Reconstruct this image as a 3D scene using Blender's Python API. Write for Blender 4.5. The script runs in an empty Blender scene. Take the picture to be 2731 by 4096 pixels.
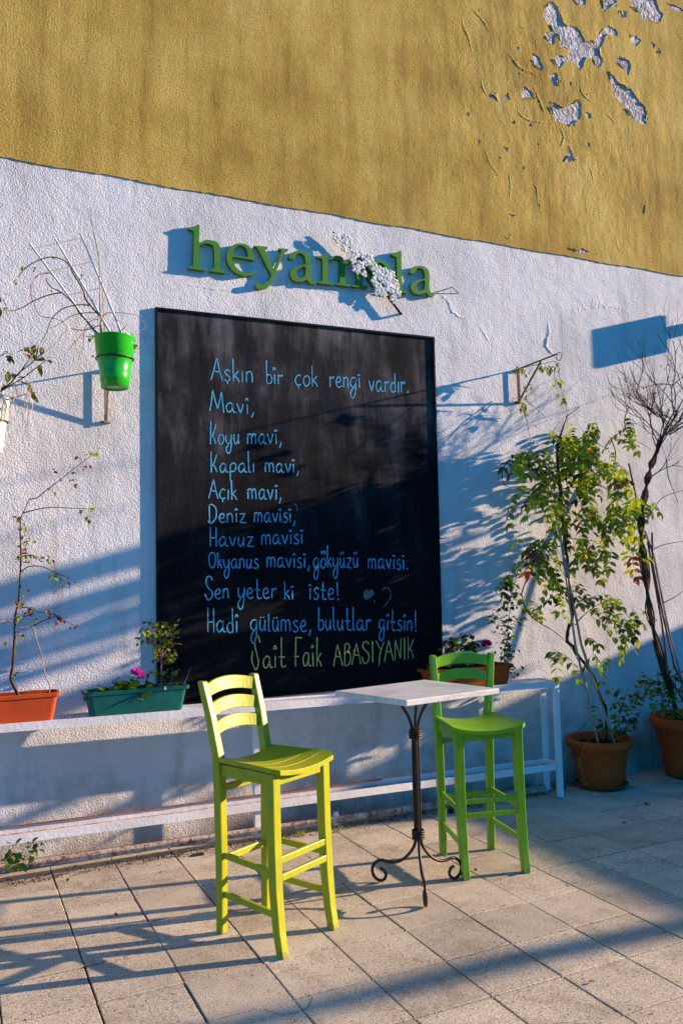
import bpy, math, random
from mathutils import Vector, Matrix
from mathutils.geometry import tessellate_polygon
random.seed(7)
C = bpy.context.scene.collection
S = 1.55                       # camera height in metres; plan units below are multiplied by it
K = 2731 / 1568
F = 3319.6
RM = ((0.90536667, -0.42389502, -0.02498394), (0.00980623, 0.07969309, -0.99677121), (0.42451740, 0.90219844, 0.07630828))

# ---------------------------------------------------------------- camera
cam = bpy.data.cameras.new('camera'); co = bpy.data.objects.new('camera', cam); C.objects.link(co)
co.matrix_world = Matrix(((RM[0][0], -RM[1][0], -RM[2][0], 0), (RM[0][1], -RM[1][1], -RM[2][1], 0),
                          (RM[0][2], -RM[1][2], -RM[2][2], S), (0, 0, 0, 1)))
cam.sensor_fit = 'HORIZONTAL'; cam.sensor_width = 24; cam.lens = F / 2731 * 24; cam.clip_end = 2000; cam.clip_start = .05
bpy.context.scene.camera = co
# ---------------------------------------------------------------- light
SUNV = Vector((0.978, -0.208, 0.264)).normalized()
w = bpy.data.worlds.new('World'); bpy.context.scene.world = w; w.use_nodes = True
nt = w.node_tree; bg = nt.nodes['Background']
sky = nt.nodes.new('ShaderNodeTexSky'); sky.sky_type = 'NISHITA'; sky.sun_disc = False
sky.sun_elevation = math.asin(SUNV.z); sky.sun_rotation = math.atan2(SUNV.x, SUNV.y)
sky.ozone_density = 6.0; sky.air_density = 1.0; sky.dust_density = 0.3
hs = nt.nodes.new('ShaderNodeMix'); hs.data_type = 'RGBA'; hs.blend_type = 'MULTIPLY'; hs.inputs[0].default_value = 1; hs.inputs[7].default_value = (0, .80, 1.1, 1)
nt.links.new(sky.outputs[0], hs.inputs[6]); nt.links.new(hs.outputs[2], bg.inputs[0])
bg.inputs[1].default_value = 0.115
sl = bpy.data.lights.new('sun', 'SUN'); so = bpy.data.objects.new('sun', sl); C.objects.link(so)
sl.energy = 5.0; sl.angle = math.radians(0.55); sl.color = (1.0, 0.74, 0.52)
so.rotation_euler = SUNV.to_track_quat('Z', 'Y').to_euler(); so.location = (8, -3, 6)
vs = bpy.context.scene.view_settings; vs.view_transform = 'Standard'; vs.look = 'None'; vs.exposure = 1.2; vs.gamma = 1; vs.use_curve_mapping = False

# ---------------------------------------------------------------- geometry helpers
def ray(x, y):
    d = ((x * K - 1365.5) / F, (y * K - 2048) / F, 1.0)
    return Vector([sum(RM[i][j] * d[i] for i in range(3)) for j in range(3)])
def at(x, y, Y=3.2):                         # point of the plane y = Y (plan units) -> metres
    d = ray(x, y); return Vector((d.x * Y / d.y, Y, 1 + d.z * Y / d.y)) * S
def fl(x, y, z=0):
    d = ray(x, y); t = (z - 1) / d.z; return Vector((d.x * t, d.y * t, z)) * S
def full(x, y, Y=3.2): return at(x / K, y / K, Y)
class MB:
    def __init__(s): s.v = []; s.f = []
    def add(s, vs, fs):
        o = len(s.v); s.v += [tuple(v) for v in vs]; s.f += [tuple(i + o for i in f) for f in fs]; return s
    def box(s, a, b, M=None):
        vs = [Vector((x, y, z)) for x in (a[0], b[0]) for y in (a[1], b[1]) for z in (a[2], b[2])]
        if M: vs = [M @ v for v in vs]
        return s.add(vs, [(0, 1, 3, 2), (4, 6, 7, 5), (0, 4, 5, 1), (2, 3, 7, 6), (0, 2, 6, 4), (1, 5, 7, 3)])
    def bar(s, p, q, w, d, up=(0, 0, 1), w2=None, d2=None):
        p, q = Vector(p), Vector(q); z = (q - p).normalized(); x = Vector(up).cross(z)
        if x.length < 1e-4: x = Vector((1, 0, 0)).cross(z)
        x.normalize(); y = z.cross(x); w2 = w2 or w; d2 = d2 or d; vs = []
        for c, ww, dd in ((p, w, d), (q, w2, d2)):
            for sx, sy in ((-1, -1), (1, -1), (1, 1), (-1, 1)): vs.append(c + x * sx * ww / 2 + y * sy * dd / 2)
        return s.add(vs, [(3, 2, 1, 0), (4, 5, 6, 7), (0, 1, 5, 4), (1, 2, 6, 5), (2, 3, 7, 6), (3, 0, 4, 7)])
    def tube(s, pts, r, n=6, closed=False):
        pts = [Vector(p) for p in pts]; m = len(pts); rr = r if isinstance(r, (list, tuple)) else [r] * m
        if len(rr) != m: rr = [rr[0] + (rr[-1] - rr[0]) * i / (m - 1) for i in range(m)]
        t = (pts[1] - pts[0]).normalized(); u = t.cross(Vector((0.3, 0.1, 1))); 
        if u.length < 1e-3: u = t.cross(Vector((1, 0, 0)))
        u.normalize(); vs = []
        for i in range(m):
            a = pts[i - 1] if (i or closed) else pts[0]; b = pts[(i + 1) % m] if (i < m - 1 or closed) else pts[-1]
            t = (b - a).normalized() if (b - a).length > 1e-9 else t
            u = (u - t * u.dot(t)); u.normalize(); v = t.cross(u)
            for k in range(n):
                an = 2 * math.pi * k / n; vs.append(pts[i] + (u * math.cos(an) + v * math.sin(an)) * rr[i])
        fs = []
        for i in range(m if closed else m - 1):
            j = (i + 1) % m
            for k in range(n): fs.append((i * n + k, i * n + (k + 1) % n, j * n + (k + 1) % n, j * n + k))
        if not closed: fs += [tuple(range(n))[::-1], tuple(range((m - 1) * n, m * n))]
        return s.add(vs, fs)
    def lathe(s, prof, n=32, c=(0, 0, 0)):
        vs = []; fs = []; m = len(prof)
        for r, z in prof:
            for k in range(n): a = 2 * math.pi * k / n; vs.append((c[0] + r * math.cos(a), c[1] + r * math.sin(a), c[2] + z))
        for i in range(m - 1):
            for k in range(n): fs.append((i * n + k, i * n + (k + 1) % n, (i + 1) * n + (k + 1) % n, (i + 1) * n + k))
        return s.add(vs, fs)
    def prism(s, loops, yf, yb):             # loops of (x, z); first outer, rest holes
        L = [[Vector((x, 0, z)) for x, z in l] for l in loops]
        tri = tessellate_polygon(L); flat = [v for l in L for v in l]; n = len(flat)
        vs = [(v.x, yf, v.z) for v in flat] + [(v.x, yb, v.z) for v in flat]
        fs = [tuple(t) for t in tri] + [tuple(i + n for i in t[::-1]) for t in tri]; o = 0
        for l in L:
            m = len(l)
            for i in range(m): j = (i + 1) % m; fs.append((o + i, o + j, n + o + j, n + o + i))
            o += m
        return s.add(vs, fs)
    def mesh(s, name, mat, smooth=False, mats=None, fm=None):
        me = bpy.data.meshes.new(name); me.from_pydata(s.v, [], s.f)
        for m_ in ([mat] if not mats else mats): me.materials.append(m_)
        if fm: me.polygons.foreach_set('material_index', fm)
        if smooth: me.polygons.foreach_set('use_smooth', [True] * len(me.polygons))
        me.update()
        import bmesh
        bm = bmesh.new(); bm.from_mesh(me); bmesh.ops.recalc_face_normals(bm, faces=bm.faces); bm.to_mesh(me); bm.free()
        return me
    def build(s, name, mat, parent=None, smooth=False, bevel=0, loc=None):
        o = bpy.data.objects.new(name, s.mesh(name, mat, smooth)); C.objects.link(o)
        if parent: o.parent = parent
        if loc: o.location = loc
        if bevel:
            b = o.modifiers.new('bevel', 'BEVEL'); b.width = bevel; b.segments = 2; b.limit_method = 'ANGLE'; b.angle_limit = math.radians(40)
        return o
def tag(o, label, cat, group=None, kind=None):
    if label: o['label'] = label
    if cat: o['category'] = cat
    if group: o['group'] = group
    if kind: o['kind'] = kind
    return o
def thing(name, label, cat, loc=(0, 0, 0), rz=0, group=None):
    o = bpy.data.objects.new(name, None); o.empty_display_size = .1; C.objects.link(o); o.location = loc; o.rotation_euler = (0, 0, rz)
    return tag(o, label, cat, group)
def cr(pts, n=6, closed=False):              # Catmull-Rom, any dimension
    P = [tuple(p) for p in pts]; m = len(P); out = []
    if m < 3: return P
    for i in range(m if closed else m - 1):
        if closed: a, b, c, d = P[i - 1], P[i], P[(i + 1) % m], P[(i + 2) % m]
        else: a, b, c, d = P[max(i - 1, 0)], P[i], P[i + 1], P[min(i + 2, m - 1)]
        for k in range(n):
            t = k / n
            out.append(tuple(.5 * (2 * B + (c_ - A) * t + (2 * A - 5 * B + 4 * c_ - D) * t * t + (3 * B - A - 3 * c_ + D) * t ** 3) for A, B, c_, D in zip(a, b, c, d)))
    if not closed: out.append(P[-1])
    return out
rnd = random.uniform

# ---------------------------------------------------------------- materials
MATS = {}
def mat(name, col, rough=.7, spec=.3, noise=0, nscale=20, bump=0, bscale=60, metal=0, col2=None, thr=None, coat=0, dist=None, det=4, objvar=0, trans=0):
    if name in MATS: return MATS[name]
    m = bpy.data.materials.new(name); m.use_nodes = True; t = m.node_tree; b = t.nodes['Principled BSDF']
    b.inputs['Base Color'].default_value = (*col, 1); b.inputs['Roughness'].default_value = rough
    b.inputs['Specular IOR Level'].default_value = spec; b.inputs['Metallic'].default_value = metal; b.inputs['Coat Weight'].default_value = coat
    src = None
    geo = t.nodes.new('ShaderNodeNewGeometry')
    if noise or col2:
        n = t.nodes.new('ShaderNodeTexNoise'); n.inputs['Scale'].default_value = nscale; n.inputs['Detail'].default_value = det
        t.links.new(geo.outputs['Position'], n.inputs['Vector'])
        r = t.nodes.new('ShaderNodeValToRGB'); lo, hi = thr or (.35, .65)
        r.color_ramp.elements[0].position = lo; r.color_ramp.elements[1].position = hi
        c2 = col2 or tuple(c * (1 - noise) for c in col)
        r.color_ramp.elements[0].color = (*c2, 1); r.color_ramp.elements[1].color = (*col, 1)
        t.links.new(n.outputs['Fac'], r.inputs['Fac']); src = r.outputs[0]
    if objvar:
        oi = t.nodes.new('ShaderNodeObjectInfo'); mr = t.nodes.new('ShaderNodeMapRange'); mr.inputs['To Min'].default_value = 1 - objvar; mr.inputs['To Max'].default_value = 1 + objvar
        t.links.new(oi.outputs['Random'], mr.inputs['Value'])
        h = t.nodes.new('ShaderNodeHueSaturation'); t.links.new(mr.outputs[0], h.inputs['Value'])
        if src: t.links.new(src, h.inputs['Color'])
        else: h.inputs['Color'].default_value = (*col, 1)
        src = h.outputs[0]
    if src: t.links.new(src, b.inputs['Base Color'])
    if bump:
        n2 = t.nodes.new('ShaderNodeTexNoise'); n2.inputs['Scale'].default_value = bscale; n2.inputs['Detail'].default_value = 3
        t.links.new(geo.outputs['Position'], n2.inputs['Vector'])
        bp = t.nodes.new('ShaderNodeBump'); bp.inputs['Strength'].default_value = 1; bp.inputs['Distance'].default_value = bump
        t.links.new(n2.outputs['Fac'], bp.inputs['Height']); t.links.new(bp.outputs[0], b.inputs['Normal'])
    if trans:
        tr = t.nodes.new('ShaderNodeBsdfTranslucent'); mx = t.nodes.new('ShaderNodeMixShader'); mx.inputs[0].default_value = trans
        out = t.nodes['Material Output']; t.links.new(b.outputs[0], mx.inputs[1]); t.links.new(tr.outputs[0], mx.inputs[2]); t.links.new(mx.outputs[0], out.inputs[0])
        if src: t.links.new(src, tr.inputs['Color'])
        else: tr.inputs['Color'].default_value = (*col, 1)
    MATS[name] = m; return m

def N(t, typ, **kw):
    n = t.nodes.new(typ)
    for k, v in kw.items():
        if k in n.inputs: n.inputs[k].default_value = v
        else: setattr(n, k, v)
    return n
def ramp(t, src, stops):
    r = t.nodes.new('ShaderNodeValToRGB'); e = r.color_ramp.elements
    while len(e) < len(stops): e.new(.5)
    for i, (p, c) in enumerate(stops): e[i].position = p; e[i].color = (*c, 1) if len(c) == 3 else c
    t.links.new(src, r.inputs['Fac']); return r.outputs[0]
def mixc(t, f, a, b, mode='MIX'):
    m = t.nodes.new('ShaderNodeMix'); m.data_type = 'RGBA'; m.blend_type = mode
    if isinstance(f, float): m.inputs[0].default_value = f
    else: t.links.new(f, m.inputs[0])
    for i, v in ((6, a), (7, b)):
        if isinstance(v, tuple): m.inputs[i].default_value = (*v, 1)
        else: t.links.new(v, m.inputs[i])
    return m.outputs[2]
def base(name, rough=.8, spec=.2):
    m = bpy.data.materials.new(name); m.use_nodes = True; t = m.node_tree; b = t.nodes['Principled BSDF']
    b.inputs['Roughness'].default_value = rough; b.inputs['Specular IOR Level'].default_value = spec
    g = t.nodes.new('ShaderNodeNewGeometry'); MATS[name] = m; return m, t, b, g.outputs['Position']
def noise(t, pos, sc, det=4, rough=.5, vec=None):
    if vec:
        mp = t.nodes.new('ShaderNodeMapping'); mp.inputs['Scale'].default_value = vec; t.links.new(pos, mp.inputs['Vector']); pos = mp.outputs[0]
    n = N(t, 'ShaderNodeTexNoise', Scale=sc, Detail=det, Roughness=rough); t.links.new(pos, n.inputs['Vector']); return n.outputs['Fac']
def bumpn(t, b, layers):
    prev = None
    for h, d in layers:
        bp = N(t, 'ShaderNodeBump', Strength=1.0, Distance=d); t.links.new(h, bp.inputs['Height'])
        if prev: t.links.new(prev, bp.inputs['Normal'])
        prev = bp.outputs[0]
    t.links.new(prev, b.inputs['Normal'])

# white stucco
m, t, b, pos = base('white_stucco', .9, .15)
dirt = ramp(t, noise(t, pos, 1.3, 5, .6), [(.35, (.62, .61, .62)), (.6, (.76, .75, .76))])
st = ramp(t, noise(t, pos, 1.0, 4, .6, (9, 9, 1.2)), [(.56, (1, 1, 1)), (.76, (.80, .77, .72))])
c = mixc(t, 1.0, dirt, st, 'MULTIPLY')
sp = ramp(t, noise(t, pos, 260, 1), [(.70, (1, 1, 1)), (.76, (.55, .52, .5))])
c = mixc(t, .5, c, mixc(t, 1.0, c, sp, 'MULTIPLY'))
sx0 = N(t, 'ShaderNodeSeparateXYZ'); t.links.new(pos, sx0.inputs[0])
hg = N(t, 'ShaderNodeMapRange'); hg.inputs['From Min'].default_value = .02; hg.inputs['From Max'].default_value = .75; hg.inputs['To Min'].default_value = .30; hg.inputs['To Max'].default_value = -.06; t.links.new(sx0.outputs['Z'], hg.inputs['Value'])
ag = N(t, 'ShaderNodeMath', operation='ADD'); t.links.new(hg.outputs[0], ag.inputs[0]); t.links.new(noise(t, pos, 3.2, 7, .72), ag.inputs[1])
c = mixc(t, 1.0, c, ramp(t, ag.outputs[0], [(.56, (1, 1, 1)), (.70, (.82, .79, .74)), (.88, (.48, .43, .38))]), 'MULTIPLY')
ck_ = ramp(t, noise(t, pos, 2.3, 9, .8), [(.494, (1, 1, 1)), (.500, (.55, .53, .52)), (.506, (1, 1, 1))]); mk_ = ramp(t, noise(t, pos, .8, 2), [(.55, (0, 0, 0)), (.62, (1, 1, 1))])
c = mixc(t, mk_, c, mixc(t, 1.0, c, ck_, 'MULTIPLY'))
t.links.new(c, b.inputs['Base Color'])
vo = N(t, 'ShaderNodeTexVoronoi', Scale=75); vo.feature = 'SMOOTH_F1'; t.links.new(pos, vo.inputs['Vector'])
bumpn(t, b, [(noise(t, pos, 95, 3, .65), .0085), (noise(t, pos, 16, 3), .006), (noise(t, pos, 2.2, 2), .02)])
# yellow paint
m, t, b, pos = base('ochre_paint', .88, .15)
c = ramp(t, noise(t, pos, 1.6, 5, .6), [(.28, (.47, .29, .06)), (.5, (.62, .41, .095)), (.72, (.73, .51, .15))])
st = ramp(t, noise(t, pos, 1.0, 7, .72, (7, 7, .6)), [(.44, (1, 1, 1)), (.58, (.86, .83, .78)), (.72, (.60, .55, .48))])
c = mixc(t, 1.0, c, st, 'MULTIPLY')
st = ramp(t, noise(t, pos, .9, 8, .78), [(.32, (.76, .75, .73)), (.48, (.97, .96, .95)), (.54, (1, 1, 1))]); c = mixc(t, 1.0, c, st, 'MULTIPLY')
sp = ramp(t, noise(t, pos, 110, 3, .7), [(.52, (1, 1, 1)), (.66, (.58, .55, .48))])
c = mixc(t, 1.0, c, sp, 'MULTIPLY'); t.links.new(c, b.inputs['Base Color'])
dv = N(t, 'ShaderNodeVectorMath', operation='DISTANCE'); t.links.new(pos, dv.inputs[0]); dv.inputs[1].default_value = tuple(full(2260, 420))
mk = N(t, 'ShaderNodeMapRange'); mk.inputs['From Min'].default_value = .5; mk.inputs['From Max'].default_value = 1.9; mk.inputs['To Min'].default_value = 1; mk.inputs['To Max'].default_value = .12; t.links.new(dv.outputs['Value'], mk.inputs['Value'])
bl = noise(t, pos, 5.0, 5, .6, (1.5, 1.5, .8)); mu = N(t, 'ShaderNodeMath', operation='MULTIPLY'); t.links.new(bl, mu.inputs[0]); t.links.new(mk.outputs[0], mu.inputs[1])
bumpn(t, b, [(mu.outputs[0], .014), (noise(t, pos, 80, 3, .65), .0038), (noise(t, pos, 3.5, 3), .006)])
# bare plaster behind the paint
mat('bare_plaster', (.62, .57, .57), .9, .1, nscale=14, col2=(.36, .31, .29), det=7, thr=(.38, .6), bump=.022, bscale=38)
# tiles
def tile_mat(name, k):
    m, t, b, pos = base(name, .82, .25)
    c = ramp(t, noise(t, pos, 2.2, 5, .6), [(.3, (.48 * k, .41 * k, .31 * k)), (.7, (.70 * k, .61 * k, .46 * k))])
    sp = ramp(t, noise(t, pos, 210, 2, .6), [(.36, (.36, .32, .30)), (.5, (1, 1, 1)), (.66, (1.25, 1.22, 1.2))])
    c = mixc(t, 1.0, c, sp, 'MULTIPLY')
    s2 = ramp(t, noise(t, pos, 70, 2), [(.29, (.35, .28, .24)), (.36, (1, 1, 1))]); c = mixc(t, 1.0, c, s2, 'MULTIPLY')
    s3 = ramp(t, noise(t, pos, 4.5, 8, .75), [(.50, (1, 1, 1)), (.62, (.80, .77, .74)), (.74, (.52, .48, .46))]); c = mixc(t, 1.0, c, s3, 'MULTIPLY')
    oi = t.nodes.new('ShaderNodeObjectInfo'); mr = N(t, 'ShaderNodeMapRange'); mr.inputs['To Min'].default_value = .82; mr.inputs['To Max'].default_value = 1.08
    t.links.new(oi.outputs['Random'], mr.inputs['Value']); h = t.nodes.new('ShaderNodeHueSaturation'); t.links.new(mr.outputs[0], h.inputs['Value']); t.links.new(c, h.inputs['Color'])
    t.links.new(h.outputs[0], b.inputs['Base Color'])
    bumpn(t, b, [(noise(t, pos, 230, 2), .0012), (noise(t, pos, 20, 3), .0012)]); return m
TILE = tile_mat('terrazzo_tile', 1.0)
# chalkboard
m, t, b, pos = base('chalkboard_black', .8, .08)
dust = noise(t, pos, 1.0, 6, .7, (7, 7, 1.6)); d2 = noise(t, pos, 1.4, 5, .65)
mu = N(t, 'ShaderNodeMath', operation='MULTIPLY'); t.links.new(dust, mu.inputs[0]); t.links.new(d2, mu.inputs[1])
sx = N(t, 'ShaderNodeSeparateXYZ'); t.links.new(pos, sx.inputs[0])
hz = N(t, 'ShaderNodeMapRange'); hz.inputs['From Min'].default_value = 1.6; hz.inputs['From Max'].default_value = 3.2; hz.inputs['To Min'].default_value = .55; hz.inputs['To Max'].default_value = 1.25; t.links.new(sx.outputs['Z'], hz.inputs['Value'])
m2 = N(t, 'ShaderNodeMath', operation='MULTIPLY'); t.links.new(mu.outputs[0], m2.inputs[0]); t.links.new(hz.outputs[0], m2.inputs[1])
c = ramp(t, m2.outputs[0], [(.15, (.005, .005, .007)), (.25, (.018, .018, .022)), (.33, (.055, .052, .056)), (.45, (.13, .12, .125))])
fleck = ramp(t, noise(t, pos, 120, 2), [(.70, (0, 0, 0)), (.78, (.10, .09, .09))]); c = mixc(t, 1.0, c, fleck, 'ADD')
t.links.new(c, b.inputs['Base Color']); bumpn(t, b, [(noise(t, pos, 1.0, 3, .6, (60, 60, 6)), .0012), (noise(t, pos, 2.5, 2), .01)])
mat('frame_black', (.006, .006, .008), .6, .12, noise=.4, nscale=30, bump=.001)
m_blue = mat('blue_chalk', (.16, .62, .95), .95, 0, col2=(.06, .28, .50), nscale=300, thr=(.34, .52))
m_yel = mat('yellow_chalk', (.86, .88, .26), .95, 0, col2=(.40, .42, .12), nscale=300, thr=(.38, .56))
def chalky(m):
    t = m.node_tree; g_ = t.nodes.new('ShaderNodeNewGeometry'); n_ = noise(t, g_.outputs['Position'], 420, 2, .7); r_ = ramp(t, n_, [(.36, (0, 0, 0)), (.47, (1, 1, 1))])
    tr = t.nodes.new('ShaderNodeBsdfTransparent'); mx = t.nodes.new('ShaderNodeMixShader'); t.links.new(r_, mx.inputs[0]); t.links.new(tr.outputs[0], mx.inputs[1]); t.links.new(t.nodes['Principled BSDF'].outputs[0], mx.inputs[2]); t.links.new(mx.outputs[0], t.nodes['Material Output'].inputs[0])
chalky(m_blue); chalky(m_yel)
m_grey = mat('smudged_chalk', (.26, .26, .24), .95, 0, col2=(.06, .06, .06), nscale=150, thr=(.4, .62))
mat('sign_green', (.045, .22, .035), .6, .2, noise=.2, nscale=12, col2=(.10, .22, .02), bump=.0006)
mat('sign_edge', (.20, .30, .05), .6, .2)
mat('blossom_white', (.80, .77, .70), .6, .3, noise=.12, nscale=40, bump=.001)
mat('sign_twig', (.02, .018, .02), .6, .3)
# stools
def painted(name, a, d, under):
    m, t, b, pos = base(name, .38, .45); b.inputs['Coat Weight'].default_value = .12
    c = ramp(t, noise(t, pos, 6, 5, .65), [(.32, d), (.62, a)])
    g_ = ramp(t, noise(t, pos, 1.0, 4, .6, (70, 70, 7)), [(.35, (.86, .86, .86)), (.55, (1, 1, 1))]); c = mixc(t, 1.0, c, g_, 'MULTIPLY')
    ch = ramp(t, noise(t, pos, 24, 5, .75), [(.665, (0, 0, 0)), (.69, (1, 1, 1))]); c = mixc(t, ch, c, under)
    zs = N(t, 'ShaderNodeSeparateXYZ'); t.links.new(pos, zs.inputs[0]); zr = N(t, 'ShaderNodeMapRange'); zr.inputs['From Min'].default_value = 0; zr.inputs['From Max'].default_value = .12; zr.inputs['To Min'].default_value = .62; zr.inputs['To Max'].default_value = .3; t.links.new(zs.outputs['Z'], zr.inputs['Value'])
    ad = N(t, 'ShaderNodeMath', operation='MULTIPLY'); t.links.new(zr.outputs[0], ad.inputs[0]); t.links.new(noise(t, pos, 18, 5, .7), ad.inputs[1])
    c = mixc(t, ramp(t, ad.outputs[0], [(.27, (0, 0, 0)), (.36, (.7, .7, .7))]), c, (.10, .08, .05))
    t.links.new(c, b.inputs['Base Color']); bumpn(t, b, [(noise(t, pos, 1.0, 4, .6, (110, 110, 9)), .0009), (noise(t, pos, 24, 5, .75), .0012)]); return m
painted('yellow_green_paint', (.40, .42, .006), (.34, .355, .006), (.16, .12, .03))
painted('leaf_green_paint', (.18, .42, .004), (.14, .33, .004), (.06, .05, .02))
mat('wrought_iron', (.045, .032, .027), .42, .5, metal=.55, noise=.45, nscale=40, bump=.0012, bscale=120)
# marble
m, t, b, pos = base('marble', .35, .4)
wv = noise(t, pos, 3.2, 8, .65); c = ramp(t, wv, [(.35, (.52, .51, .51)), (.5, (.66, .65, .64)), (.62, (.74, .73, .71))])
vn = ramp(t, noise(t, pos, 1.0, 6, .6, (3, 9, 9)), [(.47, (1, 1, 1)), (.5, (.8, .79, .78)), (.53, (1, 1, 1))]); c = mixc(t, 1.0, c, vn, 'MULTIPLY'); t.links.new(c, b.inputs['Base Color'])
bumpn(t, b, [(noise(t, pos, 60, 3), .0004)])
# bench paint with rust
m, t, b, pos = base('white_metal_paint', .6, .35)
c = ramp(t, noise(t, pos, 11, 6, .7), [(.69, (.78, .77, .78)), (.73, (.42, .16, .06)), (.80, (.14, .05, .025))]); c = mixc(t, 1.0, c, ramp(t, noise(t, pos, 2.5, 4), [(.4, (.86, .85, .86)), (.6, (1, 1, 1))]), 'MULTIPLY')
t.links.new(c, b.inputs['Base Color']); bumpn(t, b, [(noise(t, pos, 45, 3), .002)])
m, t, b, pos = base('rusty_rail', .85, .2)
c = ramp(t, noise(t, pos, 26, 5, .7), [(.34, (.62, .57, .54)), (.50, (.48, .34, .27)), (.66, (.14, .07, .045))]); t.links.new(c, b.inputs['Base Color']); bumpn(t, b, [(noise(t, pos, 40, 4), .006)])
mat('rust_edge', (.36, .13, .05), .9, .1, noise=.6, nscale=60, bump=.003)
mat('terracotta_plastic', (.60, .085, .02), .8, .08, noise=.2, nscale=5, bump=.0006)
mat('orange_plastic', (.55, .075, .018), .65, .15, noise=.15, nscale=6, bump=.0005)
mat('teal_plastic', (.005, .13, .11), .55, .2, noise=.3, nscale=6, bump=.0005)
mat('green_plastic', (.02, .42, .02), .22, .5, noise=.1, nscale=5)
mat('white_plastic', (.75, .75, .75), .4, .4, noise=.08, nscale=6)
mat('black_ring', (.012, .012, .014), .5, .4)
mat('soil', (.035, .024, .017), 1, 0, noise=.6, nscale=60, bump=.01, bscale=50)
mat('rusty_iron', (.16, .07, .045), .8, .3, noise=.6, nscale=50, bump=.001)
mat('grey_iron', (.20, .17, .16), .7, .3, noise=.4, nscale=50)
mat('brown_stem', (.13, .055, .032), .85, .15, noise=.5, nscale=60, bump=.002)
mat('dark_stem', (.04, .025, .022), .85, .15, noise=.4, nscale=60, bump=.001)
mat('pale_stem', (.38, .27, .18), .8, .15, noise=.3, nscale=60)
mat('pink_stem', (.45, .25, .2), .8, .15, noise=.3, nscale=60)
mat('green_stem', (.22, .24, .06), .8, .15, noise=.3, nscale=60)
mat('bamboo', (.50, .34, .25), .55, .3, noise=.35, nscale=25)
mat('red_cane', (.26, .09, .045), .6, .3, noise=.35, nscale=25)
mat('white_stick', (.85, .76, .74), .6, .3, noise=.15, nscale=30)
mat('straw_thread', (.55, .47, .33), .8, .2)
mat('green_tie', (.02, .28, .17), .6, .3)
LF = {k: mat('leaf_' + k, c, .5, .35, trans=.38, objvar=.3, noise=.25, nscale=40) for k, c in dict(
    green=(.18, .29, .015), bright=(.40, .46, .012), dark=(.03, .085, .018), red=(.36, .09, .03), orange=(.50, .22, .04), dry=(.20, .10, .05), maroon=(.20, .03, .02), olive=(.14, .16, .04), yellow=(.42, .38, .04)).items()}
mat('magenta_petal', (.70, .05, .50), .6, .2, trans=.3)
mat('crimson_petal', (.72, .012, .06), .6, .2, trans=.25)
mat('pink_petal', (.62, .2, .45), .6, .2, trans=.3)
mat('ground_concrete', (.30, .27, .23), .95, .1, noise=.3, nscale=1.5, bump=.01, bscale=30)
mat('joint_dirt', (.055, .045, .038), 1, 0, noise=.5, nscale=40, bump=.01)
mat('far_wall', (.35, .32, .29), .9, .1, noise=.2, nscale=3, bump=.01)
M = MATS
WY = 3.2 * S                                   # front of the house wall

# ---------------------------------------------------------------- ground
g = MB().box((-250, -300, -.40), (250, 300, -.045)).build('ground', M['ground_concrete']); tag(g, 'grey concrete ground reaching away around the terrace', None, kind='structure')
pv = MB().box((-2.2, .4, -.044), (8.2, WY - .002, -.012)).build('pavement', M['joint_dirt']); tag(pv, 'terrace of square beige terrazzo tiles in front of the wall', None, kind='structure')
tx, ty = .2101397 * S, .2060432 * S; ox, oy = .3247937 * S, 1.7118193 * S
tms = []
for k in range(5):
    gx, gy = .0018 + .0006 * k, .0030 + .0006 * k; tw, th = tx - 2 * gx, ty - 2 * gy
    bm_ = MB(); c_ = .0025
    def ring(i, z, W=tw, H=th):
        pts = []; nx = 3
        for (ax, ay, bx_, by_) in ((i, i, W - i, i), (W - i, i, W - i, H - i), (W - i, H - i, i, H - i), (i, H - i, i, i)):
            for q in range(nx):
                u = q / nx; jit = rnd(-.0008, .0008) if q else rnd(-.001, .001)
                pts.append((ax + (bx_ - ax) * u + jit, ay + (by_ - ay) * u + jit, z))
        return pts
    r0, r1, r2 = ring(0, -.03), ring(0, -c_), ring(c_, 0); n = len(r0)
    bm_.add(r0 + r1 + r2, [(i, (i + 1) % n, n + (i + 1) % n, n + i) for i in range(n)] + [(n + i, n + (i + 1) % n, 2 * n + (i + 1) % n, 2 * n + i) for i in range(n)] + [tuple(range(2 * n, 3 * n))])
    tms.append(bm_.mesh('paving_tile', TILE))
cut = MB().add([(0, 0, -.03), (tx - .005, 0, -.03), (tx - .005, .052, -.03), (0, .052, -.03), (0, 0, 0), (tx - .005, 0, 0), (tx - .005, .052, 0), (0, .052, 0)], [(0, 1, 5, 4), (1, 2, 6, 5), (2, 3, 7, 6), (3, 0, 4, 7), (4, 5, 6, 7)]).mesh('paving_tile', TILE)
for j in range(-4, 8):
    for i in range(-6, 19):
        x, y = ox + i * tx, oy + j * ty
        me = random.choice(tms) if j < 7 else cut
        o = bpy.data.objects.new('paving_tile', me); C.objects.link(o); o.parent = pv
        o.location = (x + .0022, y + .001, rnd(-.0024, .0008)); o.rotation_euler = (rnd(-.0025, .0025), rnd(-.0025, .0025), rnd(-.0015, .0015))
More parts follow.
